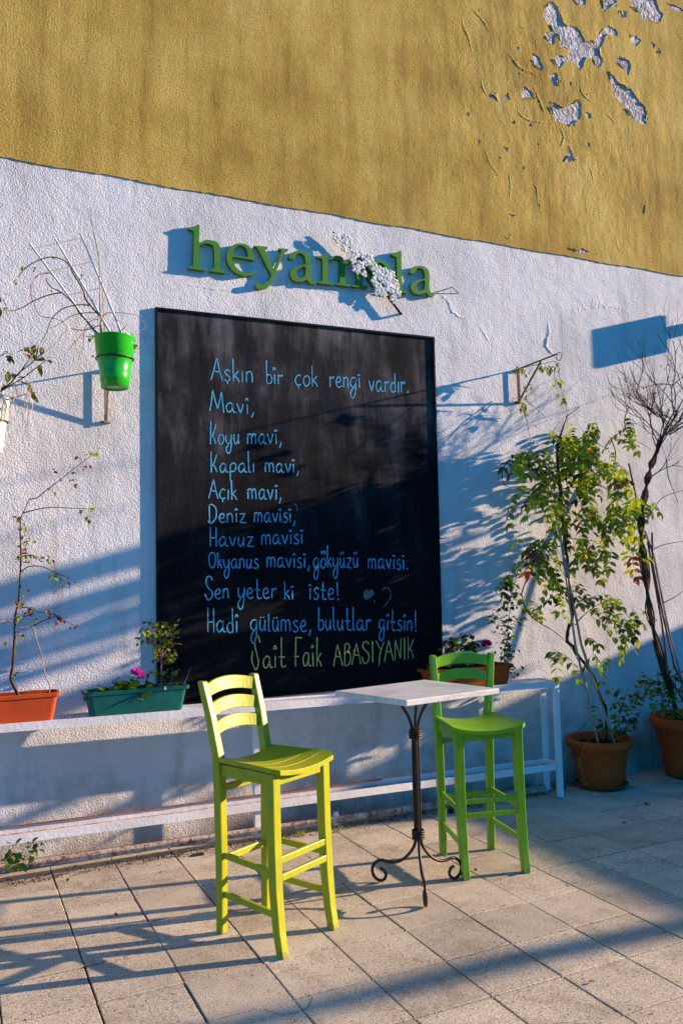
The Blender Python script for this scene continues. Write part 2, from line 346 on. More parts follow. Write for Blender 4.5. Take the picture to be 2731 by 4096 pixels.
# hairline cracks in two tiles near the front
ck = MB()
def ribbon(mb, pts, wd, nrm=(0, 0, 1)):
    pts = [Vector(p) for p in pts]; vs = []; nrm = Vector(nrm)
    for i, p in enumerate(pts):
        t_ = (pts[min(i + 1, len(pts) - 1)] - pts[max(i - 1, 0)]); t_.normalize(); s_ = nrm.cross(t_) * (wd if not callable(wd) else wd(i / (len(pts) - 1))) / 2
        vs += [p + s_, p - s_]
    mb.add(vs, [(2 * i, 2 * i + 1, 2 * i + 3, 2 * i + 2) for i in range(len(pts) - 1)])
for pl in (((604, 2320), (650, 2330), (690, 2323)), ((714, 2290), (714, 2302), (704, 2317), (695, 2322)), ((1270, 2351), (1300, 2350), (1345, 2352)), ((1520, 2138), (1526, 2146), (1550, 2154))):
    ribbon(ck, [fl(x + rnd(-2, 2), y + rnd(-1, 1), .0012) for x, y in cr([p for p in pl], 4)], .0022)
c_ = ck.build('tile_crack', M['joint_dirt'], pv)

# ---------------------------------------------------------------- house wall
wall = thing('house_wall', 'tall house wall painted white below and flaking ochre yellow above', 'wall', (3, WY, 0))
wall['kind'] = 'structure'
def onwall(mb, name, mt, **k):
    o = mb.build(name, mt, None, **k); o.parent = wall; o.matrix_parent_inverse = Matrix.Translation((-3, -WY, 0)); return o
onwall(MB().box((-6, WY, -.3), (14, WY + .35, 9)), 'white_render', M['white_stucco'])
zl = lambda x: (2.575 + .0022 * (x / S)) * S
edge = [(-6 + 20 * i / 700, 0) for i in range(701)]
outer = [(x, zl(x) + rnd(-.004, .004) + .004 * math.sin(x * 9)) for x, _ in edge] + [(14, 9), (-6, 9)]
peel = [
 [(885,5),(905,10),(925,30),(945,80),(960,130),(990,130),(1020,135),(1045,160),(1075,215),(1085,215),(1100,200),(1115,215),(1125,190),(1165,150),(1185,130),(1215,145),(1235,160),(1235,185),(1210,180),(1180,170),(1160,215),(1145,245),(1145,275),(1160,310),(1140,345),(1120,335),(1110,300),(1085,290),(1060,330),(1040,360),(1035,335),(1020,320),(985,310),(965,310),(945,345),(925,345),(905,310),(910,285),(940,280),(965,290),(985,280),(985,255),(945,240),(930,195),(925,165),(915,190),(910,225),(895,225),(870,200),(848,180),(870,165),(900,160),(895,130),(860,100),(850,85),(865,40)],
 [(1150,-8),(1230,-8),(1230,30),(1190,40),(1170,55),(1155,45)],
 [(1290,-30),(1420,-30),(1445,50),(1465,70),(1455,110),(1435,120),(1400,110),(1360,95),(1345,70),(1310,40)],
 [(1240,50),(1275,55),(1280,85),(1255,90),(1240,75)],
 [(1290,175),(1325,180),(1355,205),(1330,235),(1300,215)],
 [(1225,285),(1260,290),(1295,310),(1300,345),(1290,385),(1260,350),(1230,320)],
 [(1185,360),(1215,385),(1240,420),(1290,440),(1325,480),(1345,525),(1375,545),(1388,600),(1375,635),(1330,620),(1295,590),(1270,540),(1225,500),(1205,440)],
 [(875,520),(915,520),(950,550),(1000,530),(1035,505),(1050,530),(1045,600),(1020,640),(985,645),(955,625),(920,620),(895,575)],
 [(885,375),(920,370),(945,415),(935,435),(910,440)],
 [(800,265),(835,290),(855,345),(845,360),(820,345),(795,325)],
 [(755,435),(790,460),(815,510),(770,500),(750,515),(745,470)],
 [(590,470),(615,470),(630,520),(600,495),(570,497)],
 [(655,490),(675,470),(690,515)],
 [(980,740),(1000,770),(1020,815),(990,825),(960,825),(985,790)],
 [(1000,-10),(1070,-10),(1070,25),(1040,25),(1010,18)],
 [(975,1258),(1030,1272),(1050,1262),(1095,1285),(1050,1290),(1000,1280)],
 [(650,740),(680,755),(675,775),(655,760)], [(1400,210),(1430,225),(1415,245)], [(1440,240),(1455,260),(1440,300)],
 [(1070,570),(1100,580),(1095,605),(1072,595)], [(520,705),(535,715),(530,750)], [(825,1035),(842,1050),(830,1060)], [(678,1090),(715,1098),(690,1108)],
 [(1362,1035),(1380,1060),(1372,1090)], [(1480,15),(1520,20),(1568,50),(1568,60),(1510,45)], [(845,540),(855,570),(842,560)], [(990,405),(1002,425),(990,440)]]
for _ in range(46):
    cx, cy = random.gauss(900, 230), random.gauss(420, 220)
    if any(min(math.dist((cx, cy), q) for q in P_) < 42 for P_ in peel) or not (450 < cx < 1540 and 15 < cy < 1000): continue
    if any(abs(cx - sum(q[0] for q in P_) / len(P_)) < (max(q[0] for q in P_) - min(q[0] for q in P_)) / 2 + 14 and abs(cy - sum(q[1] for q in P_) / len(P_)) < (max(q[1] for q in P_) - min(q[1] for q in P_)) / 2 + 14 for P_ in peel): continue
    a0 = rnd(0, 6); r_ = rnd(4, 13); peel.append([(cx + r_ * rnd(.4, 1.1) * math.cos(a0 + k * 1.05), cy + r_ * 1.3 * rnd(.4, 1.1) * math.sin(a0 + k * 1.05)) for k in range(6)])
holes = []
for P in peel:
    L = []
    for i, p in enumerate(P):
        q = P[(i + 1) % len(P)]
        ns = max(2, int(math.dist(p, q) / 7))
        for u in [k / ns for k in range(ns)]:
            x = p[0] + (q[0] - p[0]) * u + (rnd(-3.2, 3.2) if u else 0); y = p[1] + (q[1] - p[1]) * u + (rnd(-3.2, 3.2) if u else 0)
            v = full(1500 + x / 1.2738, y / 1.2738, 3.198); L.append((v.x, v.z))
    holes.append(L)
onwall(MB().prism([outer] + holes, WY - .0075, WY + .001), 'ochre_paint_coat', M['ochre_paint'])
bp_ = MB()
for L in holes:                                 # bare plaster, a shade greyer than the white below
    cx = sum(p[0] for p in L) / len(L); cz = sum(p[1] for p in L) / len(L)
    bp_.prism([L], WY - .0015, WY + .0005)
onwall(bp_, 'bare_plaster_patch', M['bare_plaster'])
# lifted curls of paint at the edges of the holes
for L in holes:
    n = len(L); per = sum(math.dist(L[i], L[(i + 1) % n]) for i in range(n))
    if per < .22: continue
    for q in range(max(1, int(per / .16))):
        i = random.randrange(n); a, b_ = Vector((L[i][0], 0, L[i][1])), Vector((L[(i + 5) % n][0], 0, L[(i + 5) % n][1]))
        if (b_ - a).length < .02: continue
        mid = (a + b_) / 2; cen = Vector((sum(p[0] for p in L) / n, 0, sum(p[1] for p in L) / n)); inn = (cen - mid); inn.normalize(); ln = rnd(.006, .016); h = rnd(.003, .009)
        v = [Vector((a.x, WY - .008, a.z)), Vector((b_.x, WY - .008, b_.z)), Vector(((b_ + inn * ln * .8).x, WY - .008 - h, (b_ + inn * ln * .8).z)), Vector(((a + inn * ln).x, WY - .008 - h * .7, (a + inn * ln).z))]
        v2 = [p + Vector((0, .002, 0)) for p in v]
        onwall(MB().add(v + v2, [(0, 1, 2, 3), (7, 6, 5, 4), (0, 4, 5, 1), (1, 5, 6, 2), (2, 6, 7, 3), (3, 7, 4, 0)]), 'paint_flake', M['ochre_paint'])
# patched plaster relief to the right of the sign and board
def relief(pts, h, name='plaster_ridge', wd=.02):
    P = [full(x, y) for x, y in pts]; P = [Vector(p) for p in cr(P, 12)]; mb = MB(); n = len(P); vs = []
    for i, p in enumerate(P):
        t_ = P[min(i + 1, n - 1)] - P[max(i - 1, 0)]; t_.normalize(); s_ = Vector((-t_.z, 0, t_.x)); e = math.sin(math.pi * (i + .3) / (n - .4)); ww = wd * (.5 + e) * rnd(.7, 1.2)
        for k, a in ((-1, .001), (-.35 + rnd(-.3, .3), -h * .5 * e * rnd(.2, 1)), (.4 + rnd(-.3, .3), -h * .4 * e * rnd(.2, 1)), (1, .001)):
            vs.append(Vector((p.x, WY + a, p.z)) + s_ * ww * k)
    mb.add(vs, [(4 * i + k, 4 * i + k + 1, 4 * i + k + 5, 4 * i + k + 4) for i in range(n - 1) for k in range(3)])
    onwall(mb, name, M['white_stucco'])
relief([(2190, 1285), (2195, 1330), (2185, 1380), (2205, 1410), (2230, 1440)], .016, wd=.014)
relief([(2225, 1270), (2300, 1235), (2380, 1215), (2470, 1225), (2520, 1260)], .008, wd=.03)
relief([(1750, 1170), (1790, 1200), (1815, 1250), (1880, 1285)], .010, wd=.014)
relief([(1905, 1290), (1935, 1330), (1960, 1375)], .007, wd=.012)
relief([(1180, 1145), (1300, 1160), (1480, 1185)], .007, wd=.012)
relief([(740, 1135), (830, 1150), (960, 1160)], .006, wd=.012)
relief([(2110, 2040), (2115, 2085)], .012, wd=.01); relief([(2190, 1850), (2185, 1950), (2200, 2060)], .006, wd=.02)
G1 = lambda x, y: (1500 + x / 1.2738, y / 1.2738)
def ochre_ridge(pts, h, wd):
    P = [full(*G1(x, y), 3.1955) for x, y in pts]; P = [Vector(p) for p in cr(P, 10)]; mb = MB(); n = len(P); vs = []
    for i, p in enumerate(P):
        t_ = P[min(i + 1, n - 1)] - P[max(i - 1, 0)]; t_.normalize(); s_ = Vector((-t_.z, 0, t_.x)); e = math.sin(math.pi * (i + .3) / (n - .4))
        for k, a in ((-1, .0005), (rnd(-.4, .2), -h * e * rnd(.4, 1)), (1, .0005)): vs.append(Vector((p.x, WY - .0076 + a, p.z)) + s_ * wd * (.4 + e) * rnd(.6, 1.2) * k)
    mb.add(vs, [(3 * i + k, 3 * i + k + 1, 3 * i + k + 4, 3 * i + k + 3) for i in range(n - 1) for k in range(2)]); onwall(mb, 'paint_blister', M['ochre_paint'])
for pts, h, wd in (([(490, 40), (520, 70), (550, 105), (585, 170)], .008, .014), ([(440, 60), (450, 130), (480, 200), (495, 300)], .006, .02), ([(1085, 840), (1105, 880), (1110, 930)], .005, .01), ([(803, 935), (822, 960), (828, 1045)], .008, .010), ([(728, 122), (750, 138), (770, 146)], .005, .006), ([(1125, 1000), (1160, 1010), (1188, 1008)], .004, .006), ([(540, 400), (550, 450), (575, 490)], .008, .016), ([(675, 265), (700, 300), (740, 345), (800, 370), (840, 400)], .010, .018), ([(800, 430), (840, 520), (860, 570)], .010, .018), ([(720, 560), (760, 600), (830, 620), (900, 615)], .010, .016), ([(1040, 430), (1060, 480), (1110, 520)], .008, .014), ([(940, 640), (960, 700), (940, 760)], .008, .014), ([(560, 760), (590, 840), (640, 900)], .005, .02), ([(680, 860), (690, 960), (680, 1020)], .005, .014), ([(1220, 1200), (1235, 1250), (1250, 1290)], .006, .018), ([(650, 1190), (680, 1215), (700, 1180)], .006, .012), ([(395, 870), (410, 895)], .006, .010), ([(1160, 560), (1200, 600), (1225, 630)], .007, .012), ([(1530, 150), (1560, 200)], .006, .012), ([(1140, 1250), (1160, 1300)], .005, .012), ([(240, 1080), (265, 1110)], .004, .008)):
    ochre_ridge(pts, h * .6, wd * .8)
for x, y in ((515, 895), (552, 900), (530, 1020), (552, 1040), (2310, 1521)):
    p = full(x, y); mb = MB().lathe([(.013, 0), (.010, .004), (.001, .006)], 8); onwall(mb, 'plaster_lump', M['white_stucco']).matrix_local = Matrix.Translation((p.x, WY, p.z)) @ Matrix.Rotation(math.pi / 2, 4, 'X')
# small bent hook right of the lettering
hk = MB().tube([full(1736, 1170, 3.198), full(1770, 1160, 3.185), full(1808, 1148, 3.17), full(1836, 1172, 3.198)], .0035, 5).build('bent_wire', M['rusty_iron']); tag(hk, 'bent rusty wire sticking out of the wall right of the lettering', 'wire')

# ---------------------------------------------------------------- lettering sign
sign = thing('wall_sign', 'green raised lettering reading heyamola with a white blossom branch across it', 'sign', tuple(full(1180, 1090)))
def kid(mb, name, mt, par, **k):
    o = mb.build(name, mt, None, **k); o.parent = par; o.matrix_parent_inverse = Matrix.Translation(-par.location) if par.rotation_euler.z == 0 else (Matrix.Translation(par.location) @ Matrix.Rotation(par.rotation_euler.z, 4, 'Z')).inverted(); return o
E1 = lambda p: (600 + p[0] / 2.613, 850 + p[1] / 2.613); F1 = lambda p: (1200 + p[0] / 2.24, 850 + p[1] / 2.24)
def letter(loops, tr, y0=WY - .033, y1=WY - .006):
    LL = []
    for l in loops:
        l = cr(l, 4, True); LL.append([(full(*tr(p), 3.182).x, full(*tr(p), 3.182).z) for p in l])
    o = kid(MB().prism(LL, y0, y1), 'letter', M['sign_green'], sign); o.data.materials.append(M['sign_edge'])
    n = sum(len(l) for l in LL); 
    bv = o.modifiers.new('bevel', 'BEVEL'); bv.width = .0022; bv.segments = 2; bv.limit_method = 'ANGLE'; bv.angle_limit = 1.0; bv.material = 1
    return o
H_ = [(402,157),(430,152),(470,140),(512,126),(513,200),(513,318),(545,300),(590,285),(640,290),(690,305),(722,335),(731,400),(729,480),(728,560),(738,595),(778,613),(778,632),(700,622),(618,609),(618,595),(655,588),(668,565),(670,480),(668,400),(658,352),(625,328),(580,322),(540,333),(514,353),(513,450),(513,550),(525,578),(563,589),(562,606),(480,594),(398,581),(398,566),(435,562),(449,540),(452,400),(456,215),(446,192),(405,172)]
e_ = [(940,322),(1000,333),(1050,370),(1076,430),(1082,495),(1000,483),(862,465),(868,510),(890,560),(930,602),(980,626),(1040,627),(1084,612),(1087,640),(1050,658),(990,661),(920,645),(860,605),(817,550),(799,480),(803,420),(830,370),(875,335)]; ei = [(870,443),(940,455),(1013,466),(1018,430),(1003,380),(965,350),(925,345),(892,365),(873,400)]
y_ = [(1088,345),(1150,350),(1222,358),(1222,376),(1198,386),(1210,420),(1250,505),(1291,588),(1330,505),(1366,418),(1368,398),(1345,388),(1345,372),(1390,377),(1440,382),(1438,398),(1410,412),(1370,490),(1325,590),(1292,665),(1262,735),(1235,775),(1190,796),(1130,797),(1100,775),(1118,738),(1165,750),(1215,735),(1242,700),(1262,650),(1225,580),(1180,490),(1130,390),(1112,367),(1090,359)]
a_ = [(980,540),(985,515),(1010,488),(1060,477),(1110,485),(1145,515),(1155,560),(1156,630),(1158,690),(1170,722),(1200,738),(1190,751),(1150,746),(1128,718),(1090,730),(1050,733),(1010,717),(990,682),(990,650),(1010,620),(1060,602),(1112,590),(1112,550),(1100,515),(1070,497),(1042,503),(1030,530),(1010,545)]; ai = [(1112,610),(1070,620),(1042,642),(1040,675),(1060,700),(1092,697),(1112,678)]
m_ = [(152,392),(200,382),(242,373),(245,432),(285,398),(330,385),(375,400),(398,440),(440,410),(490,400),(535,415),(555,450),(557,550),(558,640),(570,652),(600,660),(598,679),(530,670),(470,662),(470,648),(505,640),(506,550),(505,470),(495,440),(460,435),(415,462),(400,482),(400,550),(400,625),(412,640),(445,647),(443,662),(380,654),(318,645),(318,632),(350,625),(354,530),(355,450),(345,425),(315,414),(275,420),(247,442),(245,530),(245,610),(257,626),(295,634),(292,648),(230,640),(165,632),(165,618),(195,610),(197,520),(198,430),(190,412),(155,403)]
l_ = [(816,368),(860,357),(902,345),(905,450),(912,680),(925,701),(957,710),(955,722),(890,713),(822,703),(822,690),(862,682),(865,560),(862,420),(850,396),(818,380)]
letter([H_], E1); letter([e_, ei], E1); letter([y_], E1)
A2 = lambda p: (1155 + (F1(p)[0] - 1637.5) * 1.09, 1003 + (F1(p)[1] - 1063) * 1.085); letter([a_, ai], A2); letter([m_], F1)
oo = [(715 + 116 * math.cos(a) + 6 * math.sin(a), 562 + 134 * math.sin(a) + 18 * math.cos(a)) for a in [2 * math.pi * k / 20 for k in range(20)]]; oi_ = [(716 + 66 * math.cos(a), 562 + 112 * math.sin(a) + 12 * math.cos(a)) for a in [2 * math.pi * k / 20 for k in range(20)]]
letter([oo, oi_], F1); letter([l_], F1); letter([a_, ai], F1)
br = cr([(292,170),(345,215),(400,262),(440,310),(500,370),(555,430),(600,500),(650,570),(720,650),(800,770),(905,908)], 5)
tb = MB(); 
def sp3(p, Y): q = F1(p); return full(q[0], q[1], Y)
YB = 3.172
tb.tube([sp3(p, YB + .004) for p in br], [.005 + .004 * i / len(br) for i in range(len(br))], 6); tb.tube([sp3((370,240), YB), sp3((385,200), YB)], .004, 5); tb.tube([sp3((730,660), YB - .003), sp3((745,640), YB - .003)], .004, 5)
tb.tube([sp3((905,908), YB + .004), sp3((910,905), 3.199)], .008, 6)
kid(tb, 'branch', M['sign_twig'], sign)
bl = [(325,222,30),(352,250,26),(398,208,20),(438,243,32),(400,285,30),(393,322,22),(445,345,26),(492,372,30),(476,420,30),(540,368,30),(583,398,28),(622,400,28),(598,440,30),(540,468,34),(500,500,30),(575,545,24),(640,436,26),(518,525,20),(672,492,34),(722,518,34),(762,522,26),(692,560,36),(742,585,36),(790,560,30),(822,548,30),(800,622,40),(660,602,24),(692,652,32),(724,690,34),(752,728,28),(802,672,36),(850,612,24),(862,655,28),(850,702,34),(884,722,24),(840,772,30),(690,710,24),(780,645,30)]
for x, y, r in bl:                             # each blossom: five lobed petals cut out of thick board
    mb = MB(); c0 = sp3((x, y), YB - .006 - rnd(0, .003)); R_ = r * 1.45 / 2.24 / 3320 * 3.35 * S; a0 = rnd(0, 6)
    ctr = [(c0.x, c0.z)]; loop = []
    for k in range(30):
        a = 2 * math.pi * k / 30; rr = R_ * (.58 + .50 * abs(math.cos((2.5 if r > 25 else 1.5) * (a - a0))) + rnd(-.06, .06)); loop.append((c0.x + rr * math.cos(a), c0.z + rr * math.sin(a)))
    n = len(loop); vs = [(p[0], c0.y + .004, p[1]) for p in loop] + [(p[0], c0.y, p[1]) for p in loop] + [(c0.x + (p[0] - c0.x) * .55, c0.y - rnd(-.001, .004), c0.z + (p[1] - c0.z) * .55) for p in loop] + [(c0.x, c0.y + .0012, c0.z)]
    fs = [(i, (i + 1) % n, n + (i + 1) % n, n + i) for i in range(n)] + [(n + i, n + (i + 1) % n, 2 * n + (i + 1) % n, 2 * n + i) for i in range(n)] + [(2 * n + i, 2 * n + (i + 1) % n, 3 * n) for i in range(n)]
    kid(mb.add(vs, fs), 'blossom', M['blossom_white'], sign)

# ---------------------------------------------------------------- chalkboard
bd = thing('chalkboard', 'large black chalkboard with blue handwritten verse hung on the white wall', 'chalkboard', tuple(at(690, 1150)))
tl, trr, brr, bll = at(357, 704, 3.187), at(998, 773, 3.187), at(1018, 1562, 3.187), at(357, 1620, 3.187)
bll.x = tl.x - .008; bll.z = .519 * S; brr.z = .521 * S
PY = WY - .0065
def quad3(a, b, c, d, y): return [(p.x, y, p.z) for p in (a, b, c, d)]
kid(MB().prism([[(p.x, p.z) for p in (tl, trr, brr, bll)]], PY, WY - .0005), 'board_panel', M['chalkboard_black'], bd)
def frame(a, b, wd=.012, inw=None):
    d = (b - a).normalized(); mb = MB(); nrm = Vector((-d.z, 0, d.x)); 
    if nrm.dot(inw) < 0: nrm = -nrm
    vs = [(p.x, y, p.z) for y in (WY - .020, WY - .0008) for p in (a, b, b + nrm * wd - d * wd, a + nrm * wd + d * wd)]
    kid(mb.add(vs, [(0, 1, 2, 3), (7, 6, 5, 4), (0, 4, 5, 1), (1, 5, 6, 2), (2, 6, 7, 3), (3, 7, 4, 0)]), 'frame_rail', M['frame_black'], bd)
frame(tl, trr, inw=Vector((0, 0, -1))); frame(trr, brr, inw=Vector((-1, 0, 0))); frame(brr, bll, inw=Vector((0, 0, 1))); frame(bll, tl, inw=Vector((1, 0, 0)))
# handwriting: strokes (y: 0 baseline, 1 x-height, 2 cap height, -1 descender)
G = {
'A': (1.15, [[(0,0),(.3,1.1),(.55,2)],[(.55,2),(.8,1),(1.12,0)],[(.2,.85),(.98,.72)]]),
'B': (.9, [[(.1,2),(.12,1),(.12,0)],[(.1,1.9),(.5,2),(.7,1.6),(.5,1.2),(.15,1.1)],[(.15,1.1),(.65,1.05),(.85,.6),(.7,.15),(.35,-.05),(.12,.05)]]),
'D': (1.15, [[(.15,2),(.2,.1)],[(.05,1.85),(.4,2.05),(.85,1.75),(1.0,1.1),(.9,.45),(.5,0),(.25,-.05),(0,.2)]]),
'F': (1.0, [[(.2,2),(.2,1),(.22,0)],[(.2,2),(.95,1.95)],[(0,.75),(.6,.72)]]),
'H': (.95, [[(.1,2.05),(.1,0)],[(.75,2),(.78,-.05)],[(.0,.85),(.8,.9)]]),
'I': (.4, [[(.15,2),(.18,0)]]),
'K': (.95, [[(.08,2.05),(.1,0)],[(.75,1.75),(.45,1.1),(.12,.75)],[(.2,.8),(.5,.7),(.75,.05)]]),
'k': (.75, [[(.06,2.0),(.1,0)],[(.6,1),(.15,.5)],[(.15,.5),(.45,.35),(.68,-.02)]]),
'M': (1.6, [[(0,0),(.2,1),(.35,2)],[(.35,2),(.6,1.1),(.85,.3)],[(.85,.3),(1.1,1.2),(1.3,1.95)],[(1.3,1.95),(1.4,1),(1.5,-.1)]]),
'N': (.95, [[(.05,0),(.1,1.9)],[(.1,1.9),(.4,1),(.72,.1)],[(.72,.1),(.82,2)]]),
'O': (1.1, [[(.6,2),(.25,1.7),(.08,1),(.2,.3),(.5,0),(.85,.25),(1.0,1),(.9,1.7),(.55,2)]]),
'S': (1.05, [[(.9,1.7),(.7,2),(.3,1.95),(.15,1.5),(.45,1.1),(.85,.75),(.85,.3),(.5,-.02),(.2,.1),(0,.6)]]),
'U': (1.05, [[(.9,1.7),(.75,2),(.5,2),(.35,1.6),(.65,.9),(.7,.4),(.45,-.1),(.15,.3),(0,.8),(.1,1.3)]]),
'Y': (1.0, [[(0,2),(.3,1.5),(.55,1.1)],[(1.0,1.8),(.75,1.3),(.5,.5),(.45,-.25)]]),
'a': (1.05, [[(.72,.8),(.5,1.02),(.2,.85),(.05,.45),(.2,.06),(.42,.05),(.65,.35),(.78,1)],[(.78,1),(.74,.35),(.85,.05),(1.08,.05)]]),
'b': (.85, [[(.05,2),(.08,1),(.1,.05)],[(.1,.08),(.4,-.02),(.72,.25),(.72,.7),(.45,.95),(.12,.82)]]),
'c': (.8, [[(.68,.9),(.4,1.02),(.1,.7),(.05,.35),(.3,.02),(.72,.12)]]),
'd': (.85, [[(.66,.72),(.42,.9),(.12,.65),(.08,.25),(.35,-.02),(.66,.1)],[(.7,2),(.7,1),(.72,0)]]),
'e': (.85, [[(.1,.45),(.55,.55),(.62,.85),(.38,1.02),(.1,.7),(.08,.3),(.35,0),(.8,.14)]]),
'g': (.95, [[(.74,.95),(.4,1.02),(.1,.75),(.08,.3),(.4,.08),(.68,.35),(.76,1)],[(.76,1),(.75,0),(.68,-.6),(.45,-.95),(.15,-.8),(.1,-.45),(.35,-.05),(.6,.02)]]),
'1': (.36, [[(.12,1),(.14,0)]]),
'i': (.4, [[(.14,1),(.16,0)],[(-.02,1.3),(.06,1.5),(.22,1.45),(.24,1.32)]]),
'l': (.42, [[(.06,2),(.08,1),(.12,.1),(.35,0)]]),
'm': (1.3, [[(.05,1),(.05,0)],[(.05,.7),(.22,1),(.45,1),(.55,.7),(.58,0)],[(.56,.7),(.75,1),(.98,.98),(1.08,.6),(1.1,0)]]),
'n': (.8, [[(.05,1),(.05,0)],[(.05,.7),(.3,1),(.55,.92),(.62,.5),(.64,0)]]),
'o': (.9, [[(.45,1),(.15,.8),(.06,.4),(.3,0),(.62,.1),(.8,.5),(.68,.9),(.4,1)]]),
'p': (.95, [[(.1,.8),(.12,-.2),(.14,-1)],[(.1,.7),(.4,1),(.75,.85),(.78,.4),(.5,.05),(.14,.12)]]),
'r': (.7, [[(.08,1),(.1,0)],[(.1,.65),(.3,.95),(.5,.85),(.62,1.05)]]),
's': (.75, [[(.62,.9),(.35,1.02),(.12,.8),(.3,.55),(.6,.35),(.55,.08),(.3,-.03),(.05,.1)]]),
't': (.8, [[(.28,1.9),(.28,.9),(.32,.1),(.6,-.02),(.78,.1)],[(0,.85),(.65,.8)]]),
'u': (.9, [[(.08,1),(.06,.4),(.25,.02),(.5,.15),(.62,.6)],[(.66,1),(.66,.4),(.72,0)]]),
'v': (.85, [[(.02,1),(.2,.5),(.4,0)],[(.4,0),(.6,.6),(.72,1)]]),
'y': (.95, [[(.08,1),(.06,.5),(.25,.1),(.55,.15),(.72,.5)],[(.78,1),(.76,0),(.66,-.65),(.42,-.95),(.15,-.75),(.1,-.4),(.4,-.05)]]),
'z': (.9, [[(.05,.95),(.68,1)],[(.68,1),(.4,.5),(.05,.02)],[(.05,.02),(.8,-.04)]]),
',': (.45, [[(.28,.2),(.2,-.1),(.06,-.35)]]), '.': (.35, [[(.1,.1),(.2,.12),(.22,.02),(.12,0),(.1,.1)],[(.1,.06),(.22,.06)]]),
'!': (.5, [[(.2,1.95),(.22,1),(.24,.35)],[(.2,.08),(.3,.1),(.3,0),(.2,.0)]])}
G['ç'] = (G['c'][0], G['c'][1] + [[(.4,0),(.42,-.28)]]); G['ş'] = (G['s'][0], G['s'][1] + [[(.35,0),(.36,-.3)]])
G['ö'] = (G['o'][0], G['o'][1] + [[(.1,1.5),(.2,1.62),(.32,1.5),(.2,1.36),(.1,1.5)],[(.5,1.5),(.6,1.62),(.72,1.5),(.6,1.36),(.5,1.5)]]); G['ü'] = (G['u'][0], G['u'][1] + [[(.15,1.45),(.2,1.25)],[(.5,1.5),(.52,1.28)]])
OA, OB, OC, OD = (800, 1400), (1250, 1400), (800, 1950), (1200, 2150)
WD = [
 [('Aşk1n',OA,140,368,675,412,135,285),('bir',OA,828,415,1040,435,120,290),('çok',OA,1190,440,1480,455,130,255),('rengi',OB,210,462,610,475,130,200),('vard1r.',OB,705,515,1210,535,135,235)],
 [('Mavi,',OA,122,760,690,808,118,270)],
 [('Koyu',OA,122,1185,505,1175,122,290),('mavi,',OA,590,1175,1035,1180,125,230)],
 [('Kapal1',OA,132,1535,695,1530,112,260),('mavi,',OA,815,1530,1250,1540,112,220)],
 [('Aç1k',OC,108,140,468,150,122,240),('mavi,',OC,598,145,1030,150,125,230)],
 [('Deniz',OC,100,440,590,435,112,222),('mavisi,',OC,675,437,1205,437,118,220)],
 [('Havuz',OC,118,738,685,735,118,240),('mavisi',OC,770,715,1300,705,118,220)],
 [('Okyanus',OC,105,1010,740,1015,115,195),('mavisi,',OC,835,1000,1385,1005,120,220),('gökyüzü',OD,165,385,740,375,125,275),('mavisi.',OD,852,390,1360,400,122,220)],
 [('Sen',OC,65,1410,370,1390,125,290),('yeter',OC,470,1390,965,1395,130,250),('ki',OC,1055,1395,1185,1405,115,215),('iste!',OD,110,775,500,780,140,225)],
 [('Hadi',OC,88,1815,485,1820,142,300),('gülümse,',OC,630,1800,1405,1810,140,220),('bulutlar',OD,222,1160,890,1165,132,290),('gitsin!',OD,985,1160,1470,1175,125,270)],
 [('Uait',OC,650,2280,1080,2250,150,400),('Faik',OC,1175,2245,1530,2245,170,365),('ABASIYANIK',OD,420,1620,1440,1520,150,270)]]
CY = (WY - .0078) / S
def chalk(mb, px, wd):
    pts = [full(x, y, CY) for x, y in px]; P = []
    ribbon(mb, pts, lambda u: wd * rnd(.6, 1.15), (0, -1, 0))
for li, words in enumerate(WD):
    for (tx_, O, x0, y0, x1, y1, xh, ah) in words:
        mb = MB()
        tw = sum(G[c][0] for c in tx_) + .12 * (len(tx_) - 1); cx = 0; sc = (x1 - x0) / tw
        for ch in tx_:
            gw, strokes = G[ch]; dy = rnd(-3, 3); sl_ = rnd(-.03, .03)
            for s_ in strokes:
                px = []
                for (u, v) in cr(s_, 5):
                    X = x0 + (cx + u) * sc + (v * xh) * sl_; yb = y0 + (y1 - y0) * (X - x0) / (x1 - x0)
                    vv = v * xh if v <= 1 and v >= 0 else (xh + (v - 1) * (ah - xh) if v > 1 else v * xh * (1.15 if O == OD or O == OC else 1.0))
                    px.append((O[0] + X / 3.136, O[1] + (yb - vv + dy) / 3.136))
                if len(px) == 1: continue
                chalk(mb, px, .0078)
            cx += gw + .12
        kid(mb, 'chalk_word', m_yel if li == 10 else m_blue, bd)
hb = MB(); hp = [(825,660),(845,645),(860,668),(890,655),(922,672),(925,710),(890,755),(830,782),(800,745),(795,690)]
L = [(full(1200 + x / 3.136, 2150 + y / 3.136, CY).x, full(1200 + x / 3.136, 2150 + y / 3.136, CY).z) for x, y in cr(hp, 3, True)]
hb.prism([L], WY - .0076, WY - .0066); kid(hb, 'chalk_heart', m_grey, bd)
hb = MB(); chalk(hb, [(1200 + x / 3.136, 2150 + y / 3.136) for x, y in cr([(1030,665),(1060,635),(1105,638),(1138,690),(1125,770),(1085,830),(1050,885)], 5)], .008)
chalk(hb, [(1200 + x / 3.136, 2150 + y / 3.136) for x, y in ((928, 785), (935, 820))], .008); chalk(hb, [(800 + x / 3.136, 1950 + y / 3.136) for x, y in cr([(1192, 200), (1212, 240), (1215, 300)], 4)], .007)
kid(hb, 'chalk_doodle', m_grey, bd)

